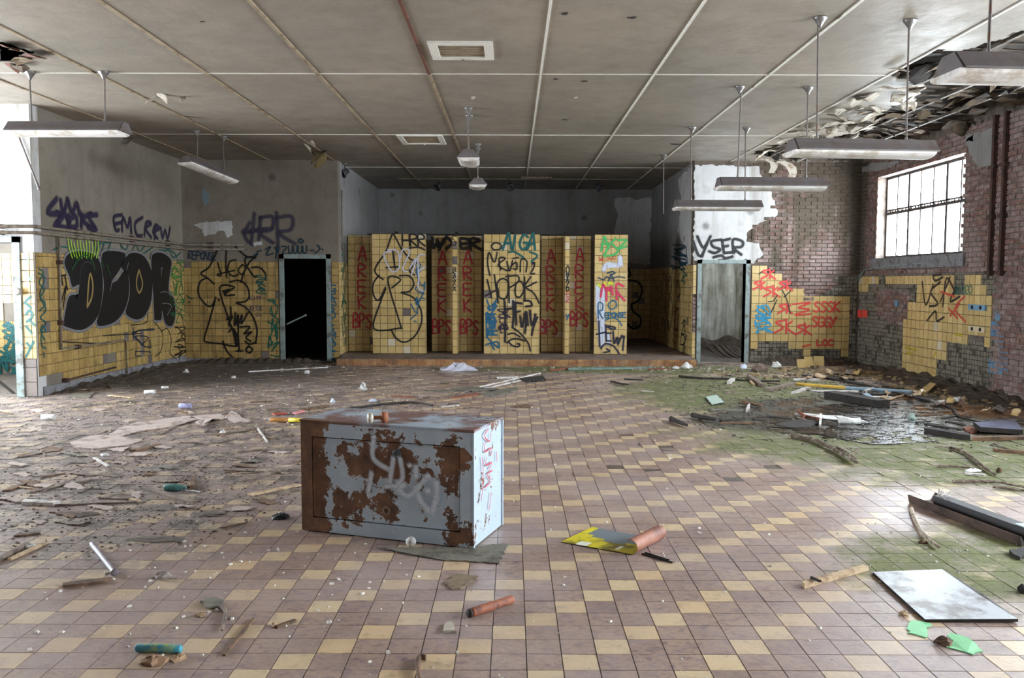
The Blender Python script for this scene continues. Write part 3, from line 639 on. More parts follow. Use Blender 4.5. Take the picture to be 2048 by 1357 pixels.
# ------------------------------------------------------------------ shower stalls
STALL = {}
def stall(key, label, panels, spine=None):
    """tiled partition: panels = (x0, x1, y front, thickness); spine = (x0, x1, y0, y1)"""
    allp = panels + ([(spine[0], spine[1], spine[2], spine[3] - spine[2])] if spine else [])
    x0, x1 = min(p[0] for p in allp), max(p[1] for p in allp); root = empty('shower_partition', ((x0 + x1) / 2, allp[0][2], .128), label, 'partition', 'tiled partitions of the shower stalls')
    for a, b, y, t in panels:
        mb = MB(); mb.box((a + .005, y + .012, .128), (b - .005, y + t, 2.53)); mb.build('core', M_GROUT, root)
        nx = round((b - a) / .154); tile_field(root, Plane('y', y + .012, -1), a, b, .135, 2.535, M_TILE, pitch=(b - a) / nx, alt=[(.012, M_TILEG), (.03, M_TILEP)])
        tile_field(root, Plane('x', b - .005, 1), y + .012, y + t, .135, 2.535, M_TILE, pitch=.12)
    if spine:
        a, b, y0, y1 = spine; mb = MB(); mb.box((a + .008, y0 + .012, .128), (b - .008, y1, 2.51)); mb.build('core', M_GROUT, root)
        tile_field(root, Plane('y', y0 + .012, -1), a, b, .135, 2.5, M_TILE, pitch=b - a, pz=.15, alt=[(.12, M_TILEP), (.1, M_TILEG)])
        for ax, n in ((a + .008, -1), (b - .008, 1)): tile_field(root, Plane('x', ax, n), y0 + .02, y1, .135, 2.5, M_TILE)
    STALL[key] = root; return root
YF, YB = 17.0, 17.55
stall('L', 'recessed tiled partition with red letters next to the alcove corner', [(XA0 + .02, -2.66, YB, .1)])
stall('A', 'wide front tiled partition painted with a tall black cone figure', [(-2.81, -1.74, YF, .12)])
stall('B', 'recessed tiled partition between the cone figure and the HOROK panel', [(-1.67, -.64, YB, .1)], (-1.20, -1.10, YF - .02, YB))
stall('C', 'wide front tiled partition tagged HOROK in the middle', [(-.57, .55, YF, .12)])
stall('D', 'recessed tiled partition to the right of the HOROK panel', [(.60, 1.62, YB, .1)], (1.055, 1.15, YF - .02, YB))
stall('E', 'narrow front tiled partition with green, pink and blue tags', [(1.65, 2.31, YF, .12)])
mb = MB(); mb.box((XA0, 18.7, .128), (2.31, 18.8, 2.5)); struct(mb.build('wall_stall_gap_blocker', M_GROUT))  # added wall behind the stalls, makes the gaps between panels read black
t = empty('rail', (-.6, 17.62, 2.55), 'thin dark metal rail running along the top of the shower partitions', 'rail'); mb = MB(); mb.tube([(-3.0, 17.62, 2.56), (2.3, 17.62, 2.56)], .014, 8); mb.build('bar', M_DARK, t)
for x in (-2.4, -1.15, .0, 1.1, 2.0): mb = MB(); mb.box((x - .03, 17.58, 2.53), (x + .03, 17.66, 2.62)); mb.build('bracket', M_DARK, t)
# ------------------------------------------------------------------ hanging light fittings
M_HOUS = simple((96, 88, 88), .55, .18, 12, (86, 74, 68), name='lamp_housing'); M_REFL = simple((214, 208, 204), .45, .1, 10, (176, 164, 150), name='lamp_reflector'); M_ROD = simple((92, 84, 80), .5, .3, 20, (96, 62, 44), name='lamp_rod'); M_CAP = simple((128, 124, 122), .35, .3, 16, metal=.6, name='canopy_metal'); M_TUBE = simple((232, 230, 228), .3, .05, name='lamp_tube')
def fixture(c, ang, L, label, rods=(-.42, .42), pitch=0.0, tube=True, group='hanging fluorescent light fittings', ztop=None):
    """trough light hung on two rods; c = top centre of the housing"""
    c = Vector(c); R = Matrix.Rotation(ang, 3, 'Z') @ Matrix.Rotation(pitch, 3, 'Y'); T = lambda x, y, z: c + R @ Vector((x, y, z)); h = L / 2
    t = empty('hanging_light', c, label, 'light', group)
    mb = MB(); pr = [(-.07, 0), (.07, 0), (.105, -.045), (.165, -.105), (.165, -.115), (-.165, -.115), (-.165, -.105), (-.105, -.045)]
    mb.rings([[T(x, y, z) for y, z in pr] for x in (-h + .03, h - .03)]); mb.build('housing', M_HOUS, t)
    mb = MB(); mb.rings([[T(x, math.cos(a) * .15, -.113 - .05 * math.sin(a)) for a in [math.pi * k / 8 for k in range(9)]] for x in (-h, h - .05)]); mb.build('diffuser', M_REFL, t)
    for e in (-1, 1):
        mb = MB(); mb.prism([T(e * (h - .03), y, z) for y, z in ((-.06, -.004), (.06, -.004), (.1, -.05), (.155, -.11), (-.155, -.11), (-.1, -.05))], R @ Vector((e * .012, 0, 0))); mb.build('end_cap', M_HOUS, t)
    for x in rods:
        a = T(x, 0, 0); mb = MB(); mb.tube([a - Vector((0, 0, .01)), (a.x + random.uniform(-.02, .02), a.y, HC)], .009, 8); r = mb.build('rod', M_ROD, t)
        mb = MB(); mb.lathe((a.x, a.y, HC), (0, 0, -1), [(0, .062), (.012, .06), (.03, .045), (.075, .016), (.09, .012)], 14); mb.build('canopy', M_CAP, r, smooth=True)
        mb = MB(); mb.lathe(a, (0, 0, -1), [(-.03, .014), (-.005, .016), (0, .022), (.004, .022)], 8); mb.build('nut', M_CAP, r)
    return t
fixture((3.16, 7.75, 2.875), math.radians(5), 1.36, 'large grey hanging trough light in front of the barred window')
fixture((3.16, 10.4, 2.86), math.radians(2), 1.36, 'grey hanging trough light between the nearest and the furthest ones on the window side')
fixture((3.16, 13.1, 2.845), math.radians(2), 1.36, 'smallest grey hanging trough light before the white plaster and its black letters')
fixture((3.16, 5.0, 2.90), math.radians(4), 1.36, 'hanging trough light cut off by the upper frame edge near the ceiling hole')
fixture((-5.05, 9.75, 3.385), math.radians(-1), 1.36, 'hanging trough light before the brightly lit white wall')
fixture((-4.85, 13.75, 3.44), math.radians(66), 1.1, 'crooked pale trough light hanging askew before the dirty back wall', rods=(-.3, .3), pitch=math.radians(10))
fixture((-.62, 12.2, 3.42), math.radians(92), 1.36, 'trough light seen end on, the nearer one under the rusty ceiling joint', rods=(-.5, .0), pitch=math.radians(-4))
fixture((-.62, 15.2, 3.40), math.radians(93), 1.36, 'trough light seen end on, the lower one deeper towards the stalls', rods=(-.5, .0), pitch=math.radians(-4))
t = empty('hanging_rod', (2.8, 15.9, HC), 'bare rod hanging from the ceiling with its light missing', 'rod'); mb = MB(); mb.tube([(2.81, 15.9, HC), (2.82, 15.9, 2.86)], .009, 8); mb.build('rod', M_ROD, t); mb = MB(); mb.lathe((2.81, 15.9, HC), (0, 0, -1), [(0, .062), (.012, .06), (.03, .045), (.075, .016)], 14); mb.build('canopy', M_CAP, t, smooth=True)
# ceiling hatches
def vent(u0, v0, u1, v1, label):
    a, b = at(u0, v1, 'z', HC), at(u1, v0, 'z', HC); x0, x1, y0, y1 = min(a.x, at(u0, v0, 'z', HC).x) * .5 + a.x * .5, b.x, min(a.y, b.y), max(a.y, b.y)
    t = empty('ceiling_vent', ((x0 + x1) / 2, (y0 + y1) / 2, HC), label, 'vent', 'ceiling ventilation hatches'); w = .09
    for q in ((x0, y0, x1, y0 + w), (x0, y1 - w, x1, y1), (x0, y0 + w, x0 + w, y1 - w), (x1 - w, y0 + w, x1, y1 - w)): mb = MB(); mb.box((q[0], q[1], HC - .022), (q[2], q[3], HC + .002)); mb.build('frame', M_STRIPW, t)
    mb = MB(); mb.box((x0 + w, y0 + w, HC - .008), (x1 - w, y1 - w, HC + .002)); mb.build('grille_plate', simple((116, 100, 80), .8, .3, 8), t)
    for k in range(5):
        yy = y0 + w + (y1 - y0 - 2 * w) * (k + .5) / 5; mb = MB(); mb.box((x0 + w, yy - .008, HC - .014), (x1 - w, yy + .008, HC - .004)); mb.build('slat', M_STRIPB, t)
    mb = MB(); mb.lathe(((x0 + x1) / 2, y1 - .04, HC - .02), (0, 0, -1), [(0, .02), (.012, .018), (.02, .008)], 10); mb.build('screw', M_CAP, t)
vent(866, 82, 985, 116, 'pale square vent hatch in the ceiling near the rusty joint'); vent(806, 269, 884, 287, 'small pale vent hatch in the ceiling deeper towards the stalls')
# floodlights at the alcove ceiling
def flood(u, v, y, ang, label):
    p = at(u, v, 'y', y); p.z = HC; t = empty('floodlight', p, label, 'light', 'small floodlights on the alcove ceiling'); d = Vector((math.sin(ang), -math.cos(ang) * .6, -.55)).normalized(); c = p + Vector((0, 0, -.17))
    mb = MB(); mb.tube([p, c], .012, 8); mb.build('stem', M_DARK, t); mb = MB(); mb.lathe(p, (0, 0, -1), [(0, .05), (.015, .045), (.03, .02)], 12); mb.build('mount', M_CAP, t)
    mb = MB(); mb.lathe(c - d * .09, d, [(0, .03), (.02, .055), (.1, .06), (.14, .095), (.16, .1), (.165, .085), (.13, .05)], 14); mb.build('lamp_head', simple((92, 90, 94), .35, .2, 12, metal=.5), t, smooth=True)
flood(877, 352, 19.6, -.5, 'small grey floodlight on the ceiling left of the hanging trough ends'); flood(1020, 352, 19.6, 0, 'small grey floodlight on the ceiling above the HOROK panel'); flood(1197, 350, 19.6, .5, 'small grey floodlight on the ceiling above the narrow colourful panel'); flood(690, 336, 17.2, -.7, 'small grey floodlight at the ceiling corner above the dark doorway')
t = empty('ceiling_conduit', (0, 19.4, HC), 'thin conduit along the alcove ceiling beside a floodlight', 'conduit'); mb = MB(); mb.tube([(-2.6, 19.5, HC - .02), (2.9, 19.5, HC - .02)], .014, 6); mb.build('tube', M_PIPE, t); mb = MB(); mb.tube([(.2, 19.2, HC - .02), (.9, 19.2, HC - .02)], .022, 6); mb.build('tube', M_PIPE, t)
# ------------------------------------------------------------------ pipes
def pipe(label, pts, r=.02, mat=M_PIPE, clamps=(), name='water_pipe', group=None):
    t = empty(name, pts[0], label, 'pipe', group); mb = MB(); mb.tube(pts, r, 10); mb.build('run', mat, t, smooth=True)
    for c in clamps: mb = MB(); c = Vector(c); mb.box(c - Vector((.035, .035, .03)), c + Vector((.035, .035, .03))); mb.build('clamp', M_RUSTP, t)
    return t
xw = XL + .06
for dz, lab in ((0, 'upper water pipe running along the side and back wall over the black letters'), (-.085, 'lower water pipe running along the side and back wall over the black letters')):
    z = 2.315 + dz; pipe(lab, [(-8.9, YN - .06, z), (xw, YN - .06, z), (xw, YN, z), (xw, YW - .06, z - .02), (-5.2, YW - .06, z - .02)], .022, clamps=[(-6.9, YN - .03, z), (xw - .03, 12.6, z), (xw - .03, 14.4, z), (xw - .03, 15.9, z), (-5.9, YW - .03, z)])
LP = lambda u, v: P_LEFT.P(*P_LEFT.px(u, v), .045)
pipe('thin vertical pipe dropping down beside the black bubble letters', [LP(111, 468), LP(114, 560), LP(116, 698)], .017, clamps=[LP(113, 525), LP(115, 646)])
pipe('low pipe sloping below the black bubble letters', [LP(116, 698), LP(205, 686), LP(246, 680), LP(249, 748)], .014, clamps=[LP(150, 694)])
pipe('broken pipe stub lying along the lowest tiles of the side wall', [LP(124, 762), LP(226, 735)], .014, M_RUSTP, clamps=[LP(126, 761)])
pipe('upper short bracket rail under the black letters', [LP(203, 672), LP(278, 667)], .008, M_DARK); pipe('lower short bracket rail under the black letters', [LP(118, 684), LP(204, 688)], .008, M_DARK)
pipe('pipe stub along the wall corner above the alcove step', [P_ALL.P(16.95, 3.4, .03), P_ALL.P(16.95, 2.2, .03)], .012)
RP = lambda u, v: P_RIGHT.P(*P_RIGHT.px(u, v), .05)
for a, b, lab in (((1998, 245), (1984, 552), 'rust brown vertical steel channel on the brick wall, closer to the window'), ((2022, 225), (2005, 552), 'rust brown vertical steel channel on the brick wall, further from the window')):
    t = empty('steel_channel', RP(*b), lab, 'channel', 'rusty channels on the brick wall'); p, q = RP(*b), RP(*a); mb = MB(); p.y = q.y = (p.y + q.y) / 2
    mb.box((p.x - .02, p.y - .028, p.z), (p.x + .05, p.y + .028, HC)); mb.build('channel', M_RUSTP, t)
    for k, zz in enumerate((p.z + .02, 2.5, 3.2)): mb = MB(); mb.box((p.x - .035, p.y - .07, zz), (p.x + .05, p.y + .07, zz + .05)); mb.build('bracket', M_RUSTP, t)
pipe('pair of loose pale conduits leaning in the window corner', [RP(1700, 588), RP(1735, 540), RP(1790, 532), RP(1850, 526)], .012, M_FRAME); pipe('second loose pale conduit leaning below the window sill', [RP(1687, 595), RP(1728, 545), RP(1692, 536)], .012, M_FRAME)
for (a, b, col, lab) in (((1943, 609), (1976, 622), (110, 150, 180), 'blue painted socket pair on the yellow tiles'), ((1943, 652), (1975, 666), (206, 190, 160), 'beige socket pair below the blue one')):
    s0, z0 = P_RIGHT.px(*a); s1, z1 = P_RIGHT.px(*b); t = empty('wall_socket', P_RIGHT.P(s0, z1), lab, 'socket'); mb = MB(); mb.box((XR - .05, min(s0, s1), min(z0, z1)), (XR - .01, max(s0, s1), max(z0, z1))); mb.build('plate', simple(col, .5, .15), t)
    for f in (.25, .75): mb = MB(); mb.lathe((XR - .05, s0 + (s1 - s0) * f, (z0 + z1) / 2), (-1, 0, 0), [(0, .03), (.006, .028), (.008, .02), (.003, .018)], 12); mb.build('outlet', M_DARK, t)
for u in (1720, 1731):
    s0, z0 = P_RIGHT.px(u - 4.5, 620); s1, z1 = P_RIGHT.px(u + 4.5, 636); mb = MB(); mb.box((XR - .02, min(s0, s1), z1), (XR, max(s0, s1), z0)); o = mb.build('red_panel', simple((214, 70, 60), .5, .1), W_R)
s0, z0 = P_RIGHT.px(1795, 607); mb = MB(); mb.box((XR - .03, s0 - .06, z0 - .05), (XR, s0 + .06, z0 + .05)); mb.build('blue_plug', simple((96, 138, 170), .5, .1), W_R)
# window stay hanging at the lit wall
t = empty('window_stay', at(37, 275, 'y', YN - .02), 'thin metal stay slanting across the lit white wall', 'rod'); mb = MB(); a, b = at(37, 272, 'y', YN - .03), at(79, 380, 'y', YN - .02); mb.tube([a, a + (b - a) * .7, b], [.012, .012, .02], 8); mb.build('bar', M_ROD, t)
# leaning bar seen through the left-edge doorway and the handle bar in the dark doorway
t = empty('leaning_bar', at(0, 762, 'y', YN + .6), 'dark bar leaning low in the doorway at the left edge', 'bar'); mb = MB(); mb.tube([at(-12, 755, 'y', YN + .5), at(36, 794, 'y', YN + .3)], .02, 8); mb.build('bar', M_DARK, t)
t = empty('door_bar', at(575, 648, 'y', YW + .3), 'pale broken bar sticking out into the dark doorway', 'bar'); mb = MB(); a, b = at(573, 649, 'y', YW + .12), at(611, 631, 'y', YW + .2); mb.tube([a, b], .016, 8); mb.build('bar', M_FRAME, t); mb = MB(); mb.lathe(b, (1, 0, .4), [(-.02, .02), (0, .03), (.02, .02)], 10); mb.build('knob', M_FRAME, t)
# ------------------------------------------------------------------ graffiti: strokes of spray paint lying on the walls
FONT = {'A': [[(0, 0), (.3, 1), (.4, 1), (.7, 0)], [(.1, .4), (.6, .4)]], 'B': [[(0, 0), (0, 1), (.5, .95), (.5, .62), (.05, .52), (.6, .42), (.6, .08), (0, 0)]], 'C': [[(.65, .85), (.35, 1), (.05, .7), (.05, .3), (.35, 0), (.65, .15)]],
 'D': [[(0, 0), (0, 1), (.4, .95), (.65, .5), (.4, .05), (0, 0)]], 'E': [[(.6, 1), (0, .97), (0, .5), (0, .03), (.6, 0)], [(0, .5), (.5, .52)]], 'F': [[(.6, 1), (0, .97), (0, 0)], [(0, .5), (.5, .5)]], 'G': [[(.65, .85), (.35, 1), (.05, .7), (.05, .3), (.35, 0), (.65, .2), (.65, .45), (.35, .45)]],
 'H': [[(0, 0), (0, 1)], [(.65, 0), (.65, 1)], [(0, .5), (.65, .5)]], 'I': [[(.2, 0), (.2, 1)]], 'K': [[(0, 0), (0, 1)], [(.6, 1), (.05, .48), (.65, 0)]], 'L': [[(.05, 1), (0, .05), (.55, 0)]], 'M': [[(0, 0), (.08, 1), (.35, .35), (.62, 1), (.7, 0)]], 'N': [[(0, 0), (.03, 1), (.6, 0), (.63, 1)]],
 'O': [[(.35, 1), (.05, .7), (.05, .3), (.35, 0), (.65, .3), (.65, .7), (.35, 1)]], 'P': [[(0, 0), (0, 1), (.5, .95), (.55, .65), (.05, .48)]], 'R': [[(0, 0), (0, 1), (.5, .95), (.55, .65), (.05, .5), (.62, 0)]], 'S': [[(.6, .88), (.3, 1), (.05, .75), (.55, .35), (.35, 0), (0, .12)]], 'T': [[(0, 1), (.65, 1)], [(.33, 1), (.33, 0)]],
 'U': [[(0, 1), (.05, .2), (.33, 0), (.6, .2), (.63, 1)]], 'V': [[(0, 1), (.3, 0), (.65, 1)]], 'W': [[(0, 1), (.15, 0), (.35, .6), (.52, 0), (.7, 1)]], 'Y': [[(0, 1), (.3, .5), (.62, 1)], [(.62, 1), (.3, .3), (.1, -.1)]], 'Z': [[(0, 1), (.6, 1), (0, 0), (.62, 0)]], '2': [[(.05, .8), (.3, 1), (.55, .75), (0, 0), (.6, .02)]], '4': [[(.45, 0), (.5, 1), (0, .4), (.65, .38)]],
 '6': [[(.5, 1), (.1, .5), (.15, .05), (.5, .1), (.5, .4), (.15, .45)]], '-': [[(.1, .4), (.5, .4)]], ')': [[(.1, 1), (.4, .5), (.1, 0)]], '.': [[(.2, .0), (.25, .06)]], ':': [[(.2, .2), (.25, .26)], [(.2, .7), (.25, .76)]], 'X': [[(0, 0), (.6, 1)], [(0, 1), (.6, 0)]]}
def cr(P, k=5):
    if len(P) < 3: return [(P[0][0] + (P[-1][0] - P[0][0]) * i / 3, P[0][1] + (P[-1][1] - P[0][1]) * i / 3) for i in range(4)]
    out = []
    for i in range(len(P) - 1):
        a, b, c, d = P[max(i - 1, 0)], P[i], P[i + 1], P[min(i + 2, len(P) - 1)]
        for j in range(k):
            t = j / k; out.append(tuple(.5 * (2 * b[q] + (c[q] - a[q]) * t + (2 * a[q] - 5 * b[q] + 4 * c[q] - d[q]) * t * t + (3 * b[q] - a[q] - 3 * c[q] + d[q]) * t ** 3) for q in (0, 1)))
    return out + [P[-1]]
def words(txt, x, y, w, h, slope=0.0, slant=0.0, gap=1.0, vert=False, jit=.05):
    """letter strokes in photograph pixels; (x, y) top left of the first letter, w/h of one letter"""
    S = []
    for i, ch in enumerate(txt):
        if ch == ' ': continue
        ox, oy = (x, y + i * h * gap) if vert else (x + i * w * gap, y + slope * i * w * gap)
        for st in FONT[ch]: S.append([(ox + (a / .7) * w + slant * b * h + random.uniform(-jit, jit) * w, oy + (1 - b) * h + random.uniform(-jit, jit) * h * .6 + slope * a * w) for a, b in st])
    return S
def scribble(x0, y0, x1, y1, n, amp=.5):
    S = []; P = []
    for i in range(n): P.append((x0 + (x1 - x0) * random.random(), y0 + (y1 - y0) * min(1, max(0, (i + .5) / n + random.uniform(-.2, .2)))))
    for i in range(0, n - 3, 4): S.append(P[i:i + 5])
    return S
GOFF = [0.0]
def spray(parent, pl, strokes, width, rgb, inner=.55, off=.018, soft=1.0, name='graffiti', label=None):
    mb = MB(); al = []
    for st in strokes:
        sz = [pl.px(u, v) for u, v in st]; P = cr(sz); GOFF[0] = (GOFF[0] + .00013) % .003; o = off + GOFF[0]
        n = len(P); T = []
        for i in range(n):
            a, b = P[max(i - 1, 0)], P[min(i + 1, n - 1)]; L = math.hypot(b[0] - a[0], b[1] - a[1]) or 1e-6; T.append(((b[0] - a[0]) / L, (b[1] - a[1]) / L))
        h = width / 2; Q = [((P[0][0] - T[0][0] * h, P[0][1] - T[0][1] * h), T[0], 0)] + [(p, t, 1) for p, t in zip(P, T)] + [((P[-1][0] + T[-1][0] * h, P[-1][1] + T[-1][1] * h), T[-1], 0)]
        b0 = len(mb.v)
        for k, (p, t, e) in enumerate(Q):
            for q, a in ((-1, 0), (-inner, 1), (inner, 1), (1, 0)):
                mb.v.append(pl.P(p[0] - t[1] * h * q, p[1] + t[0] * h * q, o + k * .00002)); al.append(float(a * e))
        for k in range(len(Q) - 1):
            for j in range(3): c = b0 + k * 4 + j; mb.f.append((c, c + 1, c + 5, c + 4)); mb.m.append(0)
    mb.al = al; ob = mb.build(name, paint(rgb, soft), parent, fix=False)
    if label: ob['label'] = label
    return ob
def fillpoly(parent, pl, poly, rgb, off=.017, name='graffiti_fill', grow=0):
    P = cr([pl.px(u, v) for u, v in poly] + [pl.px(*poly[0])], 4)[:-1]; mb = MB(); mb.v = [pl.P(a, z, off) for a, z in P]; mb.f = [tuple(range(len(P)))]; mb.m = [0]; mb.al = [1.0] * len(P)
    return mb.build(name, paint(rgb), parent, fix=False)
K = lambda x0, y0, s: (lambda *pts: [(x0 + x / s, y0 + y / s) for x, y in pts])
A_, B_, C_, D_, E_, F_, G_, H_, I_ = K(70, 380, 3.99), K(370, 480, 5.22), K(960, 460, 5.22), K(670, 300, 2.949), K(1320, 280, 2.8275), K(1640, 180, 2.056), K(340, 300, 2.95), K(0, 440, 3.575), K(950, 300, 2.949)
BLK, PUR, TEAL, GRN, RED, BLU, WHT, LIME = (18, 15, 17), (40, 30, 58), (18, 92, 92), (28, 110, 62), (190, 44, 58), (30, 96, 130), (206, 204, 222), (150, 200, 40)
# side wall on the left: black bubble letters with a grey outline
DEOR = [A_((215, 1085), (235, 960), (265, 850), (325, 845), (318, 900), (345, 760), (290, 775), (265, 690), (225, 585), (260, 510), (360, 490), (470, 520), (515, 600), (532, 740), (520, 900), (490, 1010), (430, 1085), (340, 1120)),
        A_((520, 600), (535, 500), (640, 490), (715, 520), (665, 640), (600, 735), (650, 720), (705, 645), (740, 720), (738, 850), (705, 960), (650, 1035), (580, 1075), (485, 1075), (520, 920), (540, 760)),
        A_((700, 560), (745, 510), (810, 505), (870, 540), (920, 640), (930, 760), (915, 900), (870, 1000), (810, 1035), (745, 1015), (715, 970), (745, 850), (740, 700), (680, 620)),
        A_((945, 1040), (935, 800), (920, 560), (950, 505), (1020, 510), (1080, 570), (1065, 690), (1060, 810), (1100, 870), (1112, 980), (1100, 1060), (1070, 1090), (1030, 1060), (1005, 960), (1000, 1035))]
for q in DEOR:
    spray(W_L, P_LEFT, [q + [q[0]]], .1, (122, 120, 122), .6, .016); fillpoly(W_L, P_LEFT, q, BLK, .0195)
spray(W_L, P_LEFT, [A_((405, 935), (415, 760), (430, 670), (450, 760), (440, 860), (405, 935)), A_((820, 640), (800, 720), (805, 790), (825, 820), (848, 750), (820, 640))], .05, (150, 126, 78), .7, .022)
spray(W_L, P_LEFT, [A_((345, 760), (352, 640), (385, 580), (440, 590), (470, 640))], .03, (52, 52, 54), .6, .022); spray(W_L, P_LEFT, [A_((1005, 910), (1040, 905), (1080, 930), (1045, 1000)), A_((990, 640), (1005, 620), (995, 690)), A_((990, 820), (1040, 815), (1075, 850)), A_((590, 800), (605, 740), (645, 722)), A_((720, 640), (735, 580))], .02, (120, 118, 120), .6, .023)
spray(W_L, P_LEFT, [A_((170, 70), (95, 180), (210, 200), (165, 270)), A_((165, 180), (205, 210), (150, 290)), A_((200, 80), (220, 190), (250, 100)), A_((255, 70), (290, 180), (330, 110), (350, 200)), A_((170, 285), (235, 200), (260, 300), (190, 290)), A_((265, 200), (280, 295), (330, 285), (320, 210), (270, 240)), A_((370, 190), (365, 300)), A_((440, 190), (375, 240), (470, 320)), A_((490, 200), (425, 215), (485, 320), (420, 300))], .12, PUR, .35, .012)
spray(W_L, P_LEFT, [A_((690, 200), (625, 220), (640, 320), (665, 320)), A_((640, 270), (690, 260)), A_((690, 330), (700, 220), (735, 300), (755, 220), (765, 345)), A_((855, 220), (795, 270), (810, 360), (850, 365)), A_((870, 365), (885, 260), (925, 270), (880, 310), (925, 380)), A_((940, 330), (990, 310), (960, 280), (940, 340), (975, 390)), A_((960, 290), (950, 390)), A_((1000, 300), (1015, 385), (1035, 320), (1055, 390), (1075, 300))], .09, PUR, .35, .012)
spray(W_L, P_LEFT, [A_((250 + i * 24, 380 + 22 * (i % 3)), (262 + i * 23, 470), (285 + i * 19, 545 - 14 * (i % 2))) for i in range(11)], .035, LIME, .4, .024); spray(W_L, P_LEFT, [A_((280, 640), (330, 560), (390, 520), (450, 580), (460, 640)), A_((560, 600), (590, 690)), A_((520, 570), (535, 620))], .03, (30, 84, 40), .5, .024)
spray(W_L, P_LEFT, [A_((140, 480), (200, 455), (255, 460)), A_((470, 410), (490, 490), (520, 400)), A_((530, 480), (560, 400), (600, 410), (570, 500)), A_((500, 430), (610, 420)), A_((680, 420), (690, 500)), A_((680, 440), (720, 480), (740, 430)), A_((770, 490), (800, 440), (830, 490), (880, 440)), A_((860, 510), (935, 460)), A_((985, 480), (1090, 490), (1130, 540)), A_((1010, 520), (1060, 470), (1100, 540), (1160, 500))], .028, (20, 92, 84), .5, .014)
spray(W_L, P_LEFT, scribble(340, 520, 374, 645, 40), .022, GRN, .5, .019); spray(W_L, P_LEFT, scribble(338, 520, 362, 600, 16), .022, (50, 130, 50), .5, .02)
spray(W_L, P_LEFT, [H_((270, 350), (300, 380), (270, 450), (310, 500), (280, 560), (320, 640), (280, 700), (320, 740), (285, 800), (310, 860)), H_((265, 380), (310, 420), (275, 540), (315, 600), (275, 650)), H_((300, 750), (280, 790), (320, 800), (300, 760)), H_((285, 830), (290, 900), (320, 920)), H_((305, 950), (308, 985))], .028, TEAL, .5, .019)
spray(W_L, P_LEFT, scribble(261, 648, 305, 712, 26), .024, (34, 44, 62), .5, .019); spray(W_L, P_LEFT, [A_((890, 990), (880, 1060), (760, 1080)), A_((950, 1060), (1010, 1150), (1000, 1280), (950, 1330)), A_((1000, 1130), (1050, 1110), (1080, 1200), (1070, 1300), (1120, 1350)), A_((1120, 960), (1170, 1030), (1185, 1150))], .022, BLK, .5, .019); spray(W_L, P_LEFT, scribble(345, 655, 375, 720, 26), .028, BLK, .5, .02)
spray(W_L, P_LEFT, [A_((185, 545), (195, 650), (210, 760)), A_((180, 690), (235, 680)), A_((230, 690), (250, 800)), A_((235, 770), (200, 900), (190, 1005)), A_((240, 770), (215, 940))], .035, BLK, .5, .019)
# lit return wall and side room
spray(W_RET, P_RET, [H_((190, 580), (225, 550)), H_((180, 590), (225, 630)), H_((190, 680), (215, 645), (235, 690), (195, 730)), H_((190, 760), (232, 810)), H_((215, 720), (255, 755)), H_((190, 980), (245, 870)), H_((195, 880), (225, 915))], .04, TEAL, .6, .016); spray(W_RET, P_RET, [H_((175, 280), (210, 270), (195, 330)), H_((180, 370), (235, 440)), H_((205, 440), (240, 390))], .02, (120, 196, 190), .5, .016)
PSB = Plane('y', 14.3, -1); spray(W_SB, PSB, scribble(0, 645, 36, 755, 44), .05, (24, 96, 96), .6, .017)
# back-left wall
spray(W_BL, P_BL, [G_((500, 375), (480, 560)), G_((440, 490), (560, 470)), G_((470, 430), (440, 500), (465, 545))] + [G_((535, 400), (525, 530)), G_((535, 400), (605, 395), (600, 470), (530, 490), (610, 550)), G_((630, 370), (640, 580)), G_((635, 400), (720, 395), (715, 470), (640, 490), (740, 555)), G_((430, 480), (600, 465))], .11, (62, 56, 78), .25, .006, .85)
spray(W_BL, P_BL, [G_((490, 630), (520, 610), (500, 640)), G_((515, 600), (540, 595)), G_((565, 590), (595, 570), (570, 620), (610, 610)), G_((620, 575), (640, 610), (635, 570), (625, 640)), G_((660, 570), (690, 575), (665, 610), (700, 615))] + [G_((700 + 28 * i, 565 + 4 * (i % 2)), (705 + 28 * i, 610), (722 + 28 * i, 600), (724 + 28 * i, 565)) for i in range(4)] + [G_((830, 595), (850, 592)), G_((870, 560), (885, 585), (860, 608)), G_((898, 585), (902, 590)), G_((770, 525), (760, 540), (775, 550), (788, 538), (770, 525))], .035, (16, 50, 66), .6, .008)
spray(W_BL, P_BL, words('REPONSE', 377, 503, 8, 15, .05, .1), .03, (30, 52, 76), .55, .008)
CONE = [B_((350, 85), (310, 180), (250, 290), (170, 350), (240, 400), (305, 460)), B_((225, 400), (160, 440), (140, 540), (170, 620), (240, 690), (290, 680), (325, 600)), B_((315, 640), (260, 840), (205, 1030), (240, 1070), (380, 1085), (540, 1110), (535, 1020), (460, 830), (365, 500), (520, 495), (410, 560)), B_((470, 440), (560, 425), (640, 470), (675, 570), (640, 640), (540, 655)), B_((540, 660), (640, 710), (720, 820), (755, 950), (740, 1080)), B_((400, 1060), (440, 1160), (520, 1240), (600, 1270)), B_((590, 440), (620, 340), (680, 230), (740, 180), (640, 190), (640, 260), (720, 380), (745, 385)), B_((530, 70), (640, 170), (740, 185)), B_((700, 290), (780, 290), (840, 350), (845, 420))]
